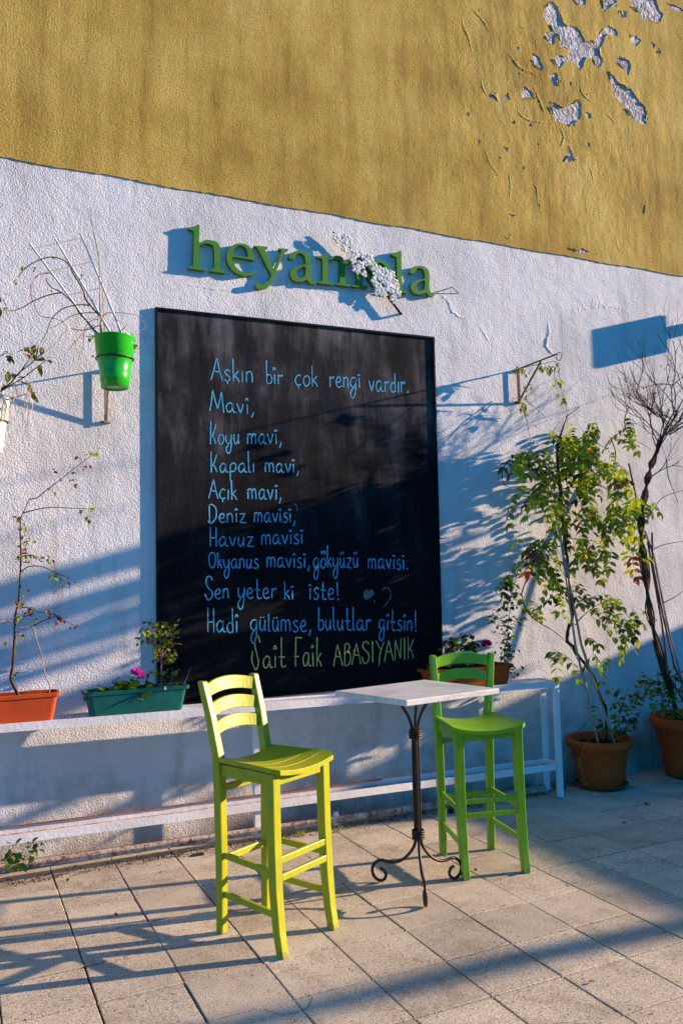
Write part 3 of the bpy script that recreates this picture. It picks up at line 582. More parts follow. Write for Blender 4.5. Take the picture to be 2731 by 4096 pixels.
# ---------------------------------------------------------------- metal bench frame along the wall
bn = thing('metal_shelf', 'long white rust-flecked metal shelf frame standing against the wall under the chalkboard', 'shelf', (2.43 * S, 3.04 * S, 0))
WM = M['white_metal_paint']
sz = lambda x, z: (z + .0135 * (2.44 - x)) * S
def rail(x0, x1, y0, y1, z0, z1, name, mt, n=14):
    mb = MB(); vs = []; fs = []
    for i in range(n + 1):
        x = x0 + (x1 - x0) * i / n; j = [rnd(-.0012, .0012) for _ in range(4)]
        vs += [(x * S, y0 * S + j[0], sz(x, z0) + j[1]), (x * S, y1 * S, sz(x, z0)), (x * S, y1 * S, sz(x, z1)), (x * S, y0 * S + j[2], sz(x, z1) + j[3])]
    for i in range(n):
        for k in range(4): fs.append((4 * i + k, 4 * i + (k + 1) % 4, 4 * i + 4 + (k + 1) % 4, 4 * i + 4 + k))
    fs += [(0, 1, 2, 3), (4 * n + 3, 4 * n + 2, 4 * n + 1, 4 * n)]
    return kid(mb.add(vs, fs), name, mt, bn)
XL = -1.0
rail(XL, 2.425, 2.982, 2.988, .482, .510, 'top_rail', WM); rail(XL, 2.425, 2.9885, 3.095, .5, .5055, 'shelf_plank', WM); rail(XL, 2.46, 3.0955, 3.112, .487, .509, 'back_rail', WM)
rail(XL, 2.415, 2.982, 2.988, .122, .150, 'middle_rail', WM); rail(XL, 2.415, 2.9885, 3.004, .1205, .1225, 'rail_lip', WM)
rail(XL, 2.44, 3.082, 3.086, .126, .152, 'back_middle_rail', WM); rail(XL, 2.44, 3.064, 3.0815, .126, .129, 'rail_lip', M['rusty_rail'])
rail(XL, 2.44, 3.086, 3.104, .004, .027, 'base_rail', M['rusty_rail'], 40)
rail(XL, 1.6, 3.074, 3.0815, .1525, .155, 'rust_crust', M['rust_edge'], 60)
kid(MB().box((2.425 * S, 2.98 * S, .003), (2.4495 * S, 3.0 * S, .510 * S)), 'post', WM, bn, bevel=.002)
kid(MB().box((2.444 * S, 3.105 * S, .003), (2.476 * S, 3.109 * S, .506 * S)).box((2.472 * S, 3.109 * S, .003), (2.476 * S, 3.135 * S, .506 * S)), 'post', WM, bn)
kid(MB().box((1.062 * S, 3.105 * S, .003), (1.085 * S, 3.125 * S, sz(1.07, .486))), 'post', WM, bn, bevel=.002)
kid(MB().box((-.45 * S, 2.9895 * S, .003), (-.43 * S, 3.01 * S, sz(-.44, .4995))), 'post', WM, bn)
kid(MB().box((2.43 * S, 3.001 * S, .486 * S), (2.449 * S, 3.104 * S, .510 * S)), 'end_rail', WM, bn); kid(MB().box((2.43 * S, 3.001 * S, .126 * S), (2.449 * S, 3.104 * S, .150 * S)), 'end_rail', WM, bn)
kid(MB().box((2.415 * S, 3.001 * S, .003), (2.43 * S, 3.10 * S, .009)), 'end_rail', M['rusty_rail'], bn)

# ---------------------------------------------------------------- planters and pots
def planter(name, label, x0, x1, y0, y1, z0, h, mt, rim=.02, group=None):
    t_ = thing(name, label, 'planter', ((x0 + x1) / 2 * S, (y0 + y1) / 2 * S, z0 * S), 0, group)
    L_, D_ = (x1 - x0) * S / 2, (y1 - y0) * S / 2; H = h * S
    def rr(hl, hd, z, r=.02, n=4):
        pts = []
        for cx, cy, a0 in ((hl - r, hd - r, 0), (-hl + r, hd - r, 90), (-hl + r, -hd + r, 180), (hl - r, -hd + r, 270)):
            for k in range(n): a = math.radians(a0 + 90 * k / (n - 1)); pts.append((cx + r * math.cos(a), cy + r * math.sin(a), z))
        return pts
    rings = [rr(L_ * .86, D_ * .80, 0), rr(L_ * .94, D_ * .93, H - rim), rr(L_ * .95, D_ * .945, H - rim - .001), rr(L_, D_, H - rim), rr(L_, D_, H - .003), rr(L_ - .004, D_ - .004, H), rr(L_ - .013, D_ - .013, H - .001), rr(L_ * .91, D_ * .88, H - rim), rr(L_ * .88, D_ * .82, H - .05)]
    n = len(rings[0]); vs = [p for r in rings for p in r]; fs = [tuple(range(n))]
    for i in range(len(rings) - 1): fs += [(i * n + k, i * n + (k + 1) % n, (i + 1) * n + (k + 1) % n, (i + 1) * n + k) for k in range(n)]
    mb = MB().add(vs, fs); mb.build('planter_body', mt, t_)
    s_ = rr(L_ * .888, D_ * .835, H - .044); MB().add(s_, [tuple(range(n))]).build('soil', M['soil'], t_)
    return t_
pz = lambda x: (.5055 + .0135 * (2.44 - x))
planter('window_box', 'orange plastic window box at the left edge holding a bare climbing stem', .005, .340, 2.992, 3.098, pz(.17) + .001, .092, M['orange_plastic'])
planter('window_box', 'dark teal plastic window box with a magenta geranium and leafy shrub', .418, .785, 2.990, 3.098, pz(.6) + .001, .088, M['teal_plastic'])
planter('window_box', 'terracotta coloured window box behind the green bar stool with a crimson flower', 1.79, 2.225, 2.995, 3.1, pz(2.0) + .001, .085, M['terracotta_plastic'])
kid(MB().box((.6905 * S, 2.9885 * S, (pz(.6) + .078) * S), (.698 * S, 2.9985 * S, (pz(.6) + .0895) * S)), 'rim_clip', M['white_plastic'], bpy.data.objects['window_box.001'])
def roundpot(label, c, r, h, mt, prof_scale=1, saucer=True):
    t_ = thing('flower_pot', label, 'flower pot', (c[0] * S, c[1] * S, 0))
    z0 = .0
    if saucer:
        MB().lathe([(0, .003), (r * .68, .003), (r * .78, .03), (r * .80, .034), (r * .77, .036), (r * .70, .012), (0, .010)], 40).build('saucer', mt, t_, smooth=True); z0 = .012
    MB().lathe([(0, z0), (r * .62, z0), (r * .66, z0 + .02), (r * .74, z0 + h * .35), (r * .80, z0 + h * .60), (r * .815, z0 + h * .61), (r * .825, z0 + h * .63), (r * .845, z0 + h * .80), (r * .96, z0 + h * .82), (r, z0 + h * .87), (r * 1.0, z0 + h * .95), (r * .96, z0 + h), (r * .88, z0 + h * .985), (r * .84, z0 + h * .9), (r * .80, z0 + h * .8)], 48).build('pot_body', mt, t_, smooth=True)
    MB().lathe([(0, z0 + h * .86), (r * .83, z0 + h * .85)], 32).build('soil', M['soil'], t_); return t_
roundpot('round terracotta pot with saucer standing on the tiles right of the white shelf', (2.722, 3.045), .150 * S, .335, M['terracotta_plastic'])
roundpot('big terracotta pot cut by the right edge of the view in deep shade', (3.225, 2.985), .178 * S, .445, M['terracotta_plastic'], saucer=False)

# wall brackets
def bracket(label, px, arm, ringr, has_pot, x, z, yend=None):
    t_ = thing('plant_bracket', label, 'bracket', (x * S, WY, z * S))
    mt = M['rusty_iron'] if not has_pot else M['pale_stem']
    h = .165 if not has_pot else .21; z = z
    def P(xx, yy, zz): return Vector((xx, yy, zz)) * S
    yb = 3.186
    kid(MB().bar(P(x, yb, z), P(x, yb, z - h), .022, .006, up=(0, 1, 0)), 'back_bar', mt, t_)
    for zz in (z - .005, z - h + .005): kid(MB().box(tuple(P(x - .018, yb + .003, zz - .004)), tuple(P(x + .018, 3.1998, zz + .004))), 'wall_tab', mt, t_)
    kid(MB().bar(P(x, yb, z), P(x, 3.2 - arm, z + .002), .016, .006, up=(0, 0, 1)), 'arm', mt, t_)
    kid(MB().bar(P(x, yb, z - h * .93), P(x, 3.2 - arm * .62, z - .003), .014, .005, up=(1, 0, 0)), 'brace', mt, t_)
    return t_
bracket('rusty wall bracket with a small ring above the leafy vine', None, .30, .02, False, 2.455, 1.968)
tr_ = bpy.data.objects['plant_bracket']
kid(MB().tube([Vector((2.455, 3.2 - .30 - .014 + .018 * math.cos(a), 1.955 + .018 * math.sin(a))) * S for a in [k * math.pi / 6 for k in range(12)]], .003, 6, closed=True), 'ring', M['grey_iron'], tr_)
# green hanging pot
def hangpot(label, cx, cy, z0, z1, rt, rb, mt, blab, x):
    t_ = thing('hanging_pot', label, 'flower pot', (cx * S, cy * S, z0 * S)); H = (z1 - z0) * S; rt *= S; rb *= S
    MB().lathe([(rb * .3, .008), (rb * .85, .008), (rb * .88, 0), (rb, .002), (rb + (rt - rb) * .28, H * .30), (rb + (rt - rb) * .26, H * .305), (rb + (rt - rb) * .62, H * .60), (rb + (rt - rb) * .68, H * .61), (rt, H - .004), (rt * 1.02, H), (rt * .97, H), (rt * .93, H - .04)], 48).build('pot_body', mt, t_, smooth=True)
    MB().lathe([(0, .009), (rb * .9, .009)], 32).build('pot_base', mt, t_)
    MB().lathe([(0, H - .035), (rt * .94, H - .034)], 32).build('soil', M['soil'], t_)
    b_ = bracket(blab, None, 3.2 - cy - rt / S * .75, .07, True, x, z0 + .118 + .02 * 0, None)
    rr = (rb + (rt - rb) * .68) * 1.035
    kid(MB().tube([Vector((cx * S + rr * math.cos(a), cy * S + rr * math.sin(a), z0 * S + H * .575)) for a in [k * math.pi / 20 for k in range(40)]], .0042, 6, closed=True), 'ring', M['black_ring'], b_)
    return t_
hangpot('bright green plastic flower pot hanging in a ring on the wall', .5245, 3.0, 1.690, 1.878, .0715, .0475, M['green_plastic'], 'rusty bracket whose black ring carries the bright green pot', .5245)
hangpot('white plastic pot hanging at the left edge of the view', .103, 3.0, 1.438, 1.626, .0715, .0475, M['white_plastic'], 'bracket whose ring carries the white pot at the left edge', .103)

# ---------------------------------------------------------------- leaves
def leaflet(mb, o, d, n, L_, W_, fold=.25):
    d = d.normalized(); s_ = d.cross(n); s_.normalize(); n = s_.cross(d)
    P = lambda u, v: o + d * L_ * u + s_ * W_ * v - n * abs(v) * W_ * -fold - n * L_ * .18 * u * u
    mb.add([P(0, 0), P(.25, .42), P(.62, .42), P(1, 0), P(.62, -.42), P(.25, -.42), P(.3, 0), P(.65, 0)],
           [(0, 1, 6), (1, 2, 7, 6), (2, 3, 7), (0, 6, 5), (6, 7, 4, 5), (7, 3, 4)])
def spray_mesh(nm, k, ll, lw, mt, droop=.35):
    mb = MB(); pts = []; L_ = k * ll * .55
    for i in range(k + 1):
        u = i / k; pts.append(Vector((L_ * u, .01 * math.sin(u * 3), -L_ * droop * u * u)))
    mb.tube([pts[0], pts[k // 2], pts[-1]], [.0016, .0008], 3)
    for i in range(1, k + 1):
        for sgn in (-1, 1):
            d = Vector((.45, sgn * 1, -.35 + rnd(-.3, .2))); leaflet(mb, pts[i], d, Vector((rnd(-.2, .2), rnd(-.2, .2), 1)), ll * rnd(.7, 1.1), lw * rnd(.8, 1.1))
    leaflet(mb, pts[-1], Vector((1, 0, -.5)), Vector((0, 0, 1)), ll, lw)
    return mb.mesh(nm, mt)
def leaf_mesh(L_, W_, mt, nm='leaf'):
    mb = MB(); leaflet(mb, Vector((0, 0, 0)), Vector((1, 0, 0)), Vector((0, 0, 1)), L_, W_); return mb.mesh(nm, mt)
def put(me, name, par, p, rz, ry, rx, sc=1):
    o = bpy.data.objects.new(name, me); C.objects.link(o); o.parent = par
    o.matrix_parent_inverse = Matrix.Translation(-par.location)
    o.location = p; o.rotation_euler = (rx, ry, rz); o.scale = (sc,) * 3; return o
R2 = lambda x, y: ((1931 + x / 1.96), (1300 + y / 1.96)); R3 = lambda x, y: ((1931 + x / 1.96), (1900 + y / 1.96)); Z1 = lambda x, y: ((2131 + x / 2.613), (2600 + y / 2.613))
def path(pts, Y0, Y1=None, jit=0, n=4):
    Y1 = Y0 if Y1 is None else Y1; m = len(pts); out = []
    for i, p in enumerate(pts):
        Y = Y0 + (Y1 - Y0) * i / (m - 1) + rnd(-jit, jit); out.append(full(p[0], p[1], Y))
    return [Vector(v) for v in cr(out, n)]

# leafy vine in the round pot
vine = thing('climbing_vine', 'leafy green climbing vine with drooping leaves growing from the round terracotta pot', 'vine', (2.722 * S, 3.045 * S, .29))
tp = [Z1(770, 960), Z1(760, 620), Z1(735, 560), Z1(680, 440), Z1(640, 300), Z1(560, 170), R3(735, 1400), R3(700, 1340), R3(660, 1300), R3(665, 1220), R3(700, 1120), R3(690, 1000), R3(678, 900), R3(662, 780), R3(655, 640), R3(640, 500), R3(625, 350), R3(612, 200), R3(598, 30), R2(585, 1080), R2(590, 930), R2(630, 800), R2(660, 720)]
a = path(tp, 3.05, 3.0); kid(MB().tube(a, [.011 + .0 * i for i in range(len(a) - 8)] + [.007] * 4 + [.004] * 4, 7), 'trunk', M['brown_stem'], vine, smooth=True)
b2 = [p + Vector((.011 * math.sin(i * .9), .011 * math.cos(i * .9), 0)) for i, p in enumerate(a[4:-6])]
kid(MB().tube(b2, .006, 6), 'stem', M['brown_stem'], vine, smooth=True)
brs = [[R2(590,1250),R2(540,1160),R2(480,1090),R2(420,1020)],[R2(600,1230),R2(680,1190),R2(740,1110),R2(750,1030),R2(700,960)],[R2(610,1290),R2(700,1260),R2(760,1190),R2(780,1120)],[R3(600,40),R3(540,0),R2(480,1150),R2(350,1110),R2(300,1040)],
 [R3(625,210),R3(560,200),R3(500,215),R3(450,250)],[R3(640,230),R3(720,220),R3(820,200),R3(900,290)],[R3(650,480),R3(700,500),R3(790,505),R3(900,520),R3(1050,500)],[R3(640,560),R3(520,560),R3(400,600),R3(320,670),R3(270,760),R3(250,850),R3(200,1000)],
 [R3(300,930),R3(345,1070),R3(430,1150),R3(560,1230),R3(680,1340),R3(740,1450)],[R3(735,1000),R3(820,970),R3(960,980),R3(1080,1050),R3(1180,1150)],[R3(720,1180),R3(780,1110),R3(880,1030),R3(1000,970)],[R3(300,940),R3(330,850),R3(380,760),R3(400,680),R3(470,600)],
 [R2(215,1050),R2(160,1120),R2(150,1200),R2(180,1260),R2(250,1275),R2(280,1290)],[R3(280,110),R3(370,150),R3(450,100),R3(520,20)],[R2(640,960),R2(820,900),R2(950,960)],[R2(620,1150),R2(800,1060),R2(960,1120),R2(1000,1250)],[R2(650,720),R2(760,640)],[R3(490,570),R3(560,680),R3(650,800)],
 [R2(1140,640),R2(1110,760),R2(1150,880),R2(1230,920),R2(1320,980)],[R2(1000,880),R2(1040,1000),R2(1030,1150),R2(1080,1250),R2(1180,1330)],[R2(800,1180),R2(960,1280),R2(1150,1380)]]
for i, p in enumerate(brs):
    a = path(p, 3.0 + rnd(-.02, .02), 3.0 + rnd(-.14, .08), .012); kid(MB().tube(a, [.0045, .0018], 5), 'branch', M['dark_stem'] if i % 3 else M['brown_stem'], vine)
sp = {k: [spray_mesh('leaf_spray', n_, .072, .037, LF[k], dr) for n_, dr in ((3, .25), (4, .5), (5, .7))] for k in ('green', 'bright', 'dark', 'red', 'olive')}
cl = [(R2, 700,800,170,70,12),(R2,620,900,130,80,10),(R2,820,860,110,70,9),(R2,650,1000,180,80,10),(R2,400,980,150,50,10),(R2,260,1020,50,40,5),(R2,860,1000,120,80,11),(R2,920,1130,100,100,9),(R2,700,1120,150,80,9),(R2,420,1150,110,80,6),(R2,800,1290,180,90,10),(R2,1180,1370,90,80,11),(R2,1040,1080,40,150,6),(R2,1140,790,25,110,5),(R2,580,1370,120,80,6),
 (R3,330,170,110,60,4),(R3,800,260,130,70,8),(R3,1000,310,120,70,9),(R3,1080,180,110,60,6),(R3,850,500,130,80,7),(R3,1080,480,90,90,6),(R3,980,560,70,60,5),(R3,780,580,60,40,4),(R3,480,500,150,50,9),(R3,370,560,90,50,6),(R3,350,680,70,40,3),(R3,190,790,60,50,5),(R3,520,670,50,40,3),(R3,860,940,120,35,4),(R3,1010,990,110,40,5),(R3,1150,1090,100,60,6),(R3,1140,1180,60,80,4),(R3,930,1100,90,60,4),(R3,590,1370,45,40,3),(R3,880,1410,90,30,4),(R3,600,920,50,30,3),(R3,840,1260,60,40,2),(R3,700,850,70,40,3),(R3,590,780,30,40,2),(R3,410,1020,30,40,2),(R3,590,360,90,60,4),(R3,1090,20,60,40,3)]
for fn, x, y, rx, ry, n in cl:
    for _ in range(n):
        u, v = fn(x + random.gauss(0, rx * .55), y + random.gauss(0, ry * .55)); Y = 3.02 + random.gauss(-.03, .06); Y = min(Y, 3.15)
        k = random.choices(('green', 'bright', 'dark', 'red', 'olive'), (36, 44, 9, 3, 8))[0]
        put(random.choice(sp[k]), 'leaf_spray', vine, full(u, v, Y), rnd(-1.0, 1.0) + (math.pi if random.random() < .42 else 0), rnd(.1, .9), rnd(-.5, .5), rnd(.75, 1.15))
dry = leaf_mesh(.05, .02, LF['orange'], 'dry_leaf')
for _ in range(16):
    u, v = R3(460 + random.gauss(0, 22), 620 + rnd(0, 240)); put(dry, 'dry_leaf', vine, full(u, v, 2.98), rnd(0, 6), rnd(1, 1.9), 0, rnd(.5, 1.0))
for p in ((R3(850, 1560), R3(700, 940), R3(655, 700), R3(610, 480)), (R3(770, 1560), R3(725, 1300), R3(705, 1100))):
    pass
def cane(name, label, pts, Y0, Y1, r, mt, foot):
    a = [foot] + [full(x, y, Y0 + (Y1 - Y0) * i / (len(pts) - 1)) for i, (x, y) in enumerate(pts)]
    L_ = MB(); L_.tube(a, r, 7); 
    A, B = Vector(a[0]), Vector(a[1])
    for k in range(1, 5): q = A.lerp(B, k / 5); d = (B - A).normalized(); L_.tube([q - d * .003, q, q + d * .003], [r, r * 1.25, r], 7)
    o = L_.build(name, mt); tag(o, label, 'cane'); return o
cane('bamboo_cane', 'reddish bamboo cane on the left in the round pot leaning against the vine', [R3(725, 1340), R3(610, 500), R3(555, 240)], 2.93, 2.96, .0082, M['bamboo'], Vector((2.668, 2.985, .185)) * S)
cane('bamboo_cane', 'straw coloured bamboo cane on the right in the round pot crossing the vine trunk', [R3(770, 1330), R3(690, 900), R3(625, 560)], 2.92, 2.95, .0088, M['bamboo'], Vector((2.755, 2.975, .185)) * S)
# low greenery in the two pots
def shrub(label, name, clusters, leafm, Ymu, Ysd, parx, stems, cat='shrub', smt='dark_stem', nm='leaf', r0=.003, base_pt=None):
    t_ = thing(name, label, cat, parx)
    for p in stems:
        a = path(p, Ymu, Ymu + rnd(-.02, .02), .008); 
        if base_pt is not None: a = [Vector(base_pt)] + a
        kid(MB().tube(a, [r0, r0 * .5], 5), 'stem', M[smt], t_)
    for fn, x, y, rx, ry, n in clusters:
        for _ in range(int(n * 1.35)):
            u, v = fn(x + random.gauss(0, rx * .55), y + random.gauss(0, ry * .55)); put(random.choice(leafm), nm, t_, full(u, v, Ymu + random.gauss(0, Ysd)), rnd(0, 6.28), rnd(-.2, 1.0), rnd(-.6, .6), rnd(.95, 1.65))
    return t_
smd = [leaf_mesh(.034, .022, LF[k]) for k in ('dark', 'dark', 'green', 'green')]; smb = [leaf_mesh(.032, .021, LF[k]) for k in ('green', 'bright', 'green', 'dark')]
tiny = [leaf_mesh(.020, .014, LF[k]) for k in ('green', 'bright', 'red', 'maroon', 'olive')]
shrub('dark green bushy plant spreading from the round pot toward the right', 'pot_shrub', [(Z1, 900, 850, 150, 60, 36), (Z1, 1000, 700, 140, 90, 40), (Z1, 950, 560, 120, 80, 24), (Z1, 1080, 480, 100, 90, 22), (Z1, 720, 780, 70, 50, 12), (Z1, 700, 880, 60, 30, 8), (Z1, 890, 420, 80, 60, 9), (Z1, 640, 620, 60, 40, 5)], smd, 2.99, .05, (2.75 * S, 3.02 * S, .29), [[Z1(860, 930), Z1(900, 700), Z1(960, 500), Z1(1000, 400)], [Z1(900, 930), Z1(1020, 760), Z1(1130, 640)], [Z1(700, 930), Z1(600, 720), Z1(520, 820), Z1(440, 860)]])
shrub('dark leafy plant spilling over the rim of the big pot at the right edge', 'pot_shrub', [(Z1, 1300, 350, 110, 110, 44), (Z1, 1420, 500, 110, 110, 40), (Z1, 1260, 600, 40, 70, 10), (Z1, 1440, 650, 70, 40, 16), (Z1, 1500, 300, 90, 110, 22), (Z1, 1180, 330, 60, 60, 12), (Z1, 1250, 430, 60, 80, 12)], smd + smb[:1], 2.93, .05, (3.2 * S, 2.95 * S, .4), [[Z1(1400, 700), Z1(1330, 450), Z1(1300, 200)], [Z1(1440, 700), Z1(1480, 400), Z1(1500, 200)]])
wd_ = shrub('thin trailing weed hanging over the left rim of the round pot with tiny pale buds', 'trailing_weed', [(Z1, 480, 1170, 30, 60, 9), (Z1, 520, 1360, 25, 50, 8)], tiny, 2.885, .006, (2.62 * S, 2.9 * S, .26), [[Z1(600, 930), Z1(540, 990), Z1(512, 1090), Z1(510, 1230), Z1(535, 1350), Z1(555, 1400), Z1(470, 1425)], [Z1(512, 1240), Z1(470, 1160), Z1(430, 1165), Z1(390, 1110), Z1(350, 1108)], [Z1(555, 1390), Z1(590, 1450), Z1(615, 1490)]], 'weed', 'green_stem', r0=.002)

# bare shrub at the right edge
bare = thing('bare_shrub', 'bare twiggy shrub with twisted dark stems in the pot at the right edge', 'shrub', (3.2 * S, 3.0 * S, .4))
ft = Vector((3.17, 2.99, .26)) * S
for i, (dx, r) in enumerate(((0, .015), (14, .011), (-8, .010), (24, .008), (-20, .007), (34, .006))):
    pts = [R3(1425 + dx, 1560), R3(1365 + dx + rnd(-8, 8), 1330), R3(1310 - dx + rnd(-8, 8), 1080), R3(1275 + dx, 820), R3(1245 + dx, 600), R3(1245 - dx, 380), R3(1262 + dx, 170), R3(1300 - dx, 20), R2(1320 + dx, 1080), R2(1375, 960 - dx * 2), R2(1440 + dx * 2, 820), R2(1520 + dx * 3, 700 + dx * 2)]
    a = [ft] + path(pts, 2.97, 2.95); kid(MB().tube(a, [r, r * .55], 6), 'stem', M['brown_stem'], bare, smooth=True)
tw = []
def twig(mb, p, d, L_, r, dep):
    pts = [p]; q = p.copy(); dd = d.copy(); n = 4
    for i in range(n):
        dd = (dd + Vector((rnd(-.3, .3), rnd(-.22, .22), rnd(-.22, .3)))).normalized(); q = q + dd * L_ / n; pts.append(q.copy())
        if dep and random.random() < .66: twig(mb, q, (dd + Vector((rnd(-.9, .9), rnd(-.5, .5), rnd(-.5, .8)))).normalized(), L_ * rnd(.5, .8), r * .62, dep - 1)
    mb.tube(pts, [r, r * .5], 4)
for px, d, L_ in ((R2(1380, 930), (-.6, 0, .9), .30), (R2(1400, 880), (-.9, 0, .75), .36), (R2(1450, 800), (-.7, -.1, 1), .38), (R2(1500, 720), (-.2, 0, 1), .42), (R2(1540, 740), (.4, 0, .9), .40), (R2(1480, 760), (.2, -.2, 1), .42), (R2(1520, 700), (-.5, .1, .9), .36), (R2(1400, 930), (.8, 0, .6), .40), (R2(1340, 1050), (.8, 0, .7), .42), (R3(1310, 20), (1, 0, .6), .42), (R2(1420, 820), (-.2, -.1, 1), .45), (R2(1360, 960), (-.35, .1, 1), .32), (R2(1530, 760), (-.9, 0, .2), .34), (R2(1540, 780), (.6, -.1, .2), .30), (R2(1460, 860), (.9, 0, .35), .34), (R2(1500, 800), (-.8, .1, .4), .36)):
    mb = MB(); twig(mb, full(*px, 2.95), Vector(d).normalized(), L_, .0052, 3); kid(mb, 'twig', M['brown_stem'] if random.random() < .5 else M['dark_stem'], bare)
for pl in ([R3(1290, 350), R3(1340, 260), R3(1420, 170), R3(1568, 120)], [R2(1440, 1050), R2(1450, 1180), R2(1490, 1290), R2(1530, 1390)], [R2(1490, 470), R2(1380, 460), R2(1250, 490), R2(1190, 430), R2(1150, 320)], [R2(1490, 470), R2(1568, 400)], [R2(1500, 690), R2(1510, 560), R2(1490, 470)], [R2(1370, 720), R2(1280, 640), R2(1170, 590), R2(1110, 500)], [R3(1420, 1000), R3(1500, 960), R3(1568, 910)], [R3(1340, 580), R3(1420, 545), R3(1568, 520)], [R3(1330, 1300), R3(1360, 1390), R3(1440, 1410)]):
    a = path(pl, 2.95, 2.93, .006); kid(MB().tube(a, [.0042, .0018], 5), 'twig', M['brown_stem'], bare)
for _ in range(26):
    u, v = R2(rnd(1150, 1568), rnd(230, 900)); put(random.choice(tiny), 'leaf', bare, full(u, v, 2.95), rnd(0, 6), rnd(0, 1), 0, rnd(.7, 1.3))
for i, (p, mt_, lb) in enumerate((([R3(1545, 1560), R3(1440, 1150), R3(1340, 640), R3(1270, 440)], 'bamboo', 'long pale cane leaning beside the bare shrub'), ([R3(1450, 1560), R3(1400, 1150), R3(1345, 830), R3(1290, 520)], 'red_cane', 'reddish brown cane standing tight against the bare shrub stems'), ([R3(1500, 1500), R3(1400, 1050), R3(1330, 700), R3(1325, 450)], 'red_cane', 'short topped rusty cane right of the bare shrub stems'))):
    a = [Vector((3.19 + .03 * i, 2.97 - .02 * i, .27)) * S] + [full(x, y, 2.94 - .01 * i) for x, y in p]; tag(MB().tube(a, .0078, 6).build('bamboo_cane', M[mt_]), lb, 'cane')
for (x, y) in ((1250, 320), (1290, 655)):
    a = [full(*R3(x - 35, y), 2.955), full(*R3(x, y + 5), 2.925), full(*R3(x + 45, y + 3), 2.93)]; kid(MB().tube(a, .003, 5), 'tie', M['green_tie'], bare)
kid(MB().tube([full(*R3(1335, 655), 2.925), full(*R3(1335, 715), 2.92)], .003, 5), 'tie', M['green_tie'], bare)
sk = MB().tube([full(*R2(1142, 1085), 3.15), full(*R2(1190, 1300), 3.12), full(*R2(1235, 1500), 3.09), full(*R3(1290, 1020), 3.05), full(*R3(1400, 1500), 3.0), Vector((3.21, 3.02, .27)) * S], .008, 4); tag(sk.build('metal_stake', M['brown_stem']), 'dark metal stake whose top stands free left of the bare shrub stems', 'stake')  # short metal piece, extended down along the stems into the pot

# light tendrils on the right bracket
bv = thing('bracket_tendril', 'yellow-green vine tendrils hanging from the rusty wall bracket', 'vine', tuple(Vector((2.455, 3.1, 1.96)) * S))
for p, y0, y1 in (([R2(240, 360), R2(370, 320), R2(480, 300), R2(580, 290), R2(600, 400), R2(620, 520), R2(650, 640), R2(665, 720)], 3.17, 2.93), ([R2(290, 540), R2(310, 640), R2(345, 760), R2(370, 900), R2(380, 960)], 3.17, 3.05), ([R2(300, 560), R2(400, 640), R2(480, 710)], 3.17, 3.08), ([R2(580, 300), R2(560, 380), R2(575, 500)], 2.91, 2.92)):
    kid(MB().tube(path(p, y0, y1, .003), [.0028, .0016], 5), 'stem', M['green_stem'] if y1 > 3 else M['pale_stem'], bv)
yl = [leaf_mesh(.058, .024, LF[k]) for k in ('yellow', 'bright', 'bright', 'olive')]
for (x, y, rx, ry, n, Y) in ((300, 350, 70, 30, 16, 3.12), (480, 340, 50, 40, 10, 3.0), (560, 330, 60, 40, 12, 2.92), (580, 460, 30, 70, 10, 2.92), (320, 620, 25, 70, 14, 3.15), (630, 560, 25, 50, 6, 2.93), (380, 500, 90, 60, 8, 3.1), (400, 780, 40, 10, 3, 3.08)):
    for _ in range(int(n * 1.6)): u, v = R2(x + random.gauss(0, rx * .5), y + random.gauss(0, ry * .5)); put(random.choice(yl), 'leaf', bv, full(u, v, Y + rnd(-.01, .01)), rnd(0, 6), rnd(.2, 1.3), 0, rnd(.5, 1))

# rose climber and geranium in the terracotta window box
Q2 = lambda x, y: (1500 + x / 1.96, 2400 + y / 1.96)
shrub('small-leaved climbing rose rising from the right end of the terracotta window box', 'climbing_rose', [(Q2, 1050, 60, 90, 70, 18), (Q2, 930, 130, 50, 50, 10), (Q2, 1060, 170, 110, 60, 30), (Q2, 1030, 280, 60, 70, 22), (Q2, 1030, 380, 70, 60, 22), (Q2, 1040, 460, 40, 60, 12), (Q2, 1090, 560, 50, 60, 10), (R3, 200, 960, 60, 50, 12)], [leaf_mesh(.026, .021, LF[k]) for k in ('dark', 'green', 'dark', 'olive')], 3.04, .02, (2.13 * S, 3.04 * S, .58 * S), [[Q2(1025, 560), Q2(1010, 420), Q2(1035, 300), Q2(1045, 150), Q2(1070, 30), R3(260, 900)], [Q2(1045, 160), Q2(1100, 170), Q2(1180, 210)], [Q2(1040, 120), Q2(960, 150), Q2(900, 140)], [R3(240, 920), R3(160, 1090)]], 'rose')
ger = [leaf_mesh(.036, .036, LF[k]) for k in ('green', 'olive', 'dark', 'maroon')]
gt = shrub('bushy geranium with one crimson flower in the terracotta window box', 'geranium', [(Q2, 580, 360, 60, 40, 14), (Q2, 740, 380, 90, 50, 26), (Q2, 700, 290, 70, 30, 8), (Q2, 620, 480, 120, 40, 24), (Q2, 800, 490, 110, 40, 24), (Q2, 430, 510, 40, 30, 12), (Q2, 570, 320, 40, 20, 6), (Q2, 880, 480, 60, 30, 10)], ger, 3.045, .02, (1.95 * S, 3.045 * S, .58 * S), [[Q2(590, 560), Q2(560, 420), Q2(570, 330)], [Q2(740, 560), Q2(720, 400), Q2(700, 290)], [Q2(860, 560), Q2(840, 450), Q2(868, 370)], [Q2(600, 540), Q2(540, 420), Q2(500, 385)]], 'geranium', 'green_stem')
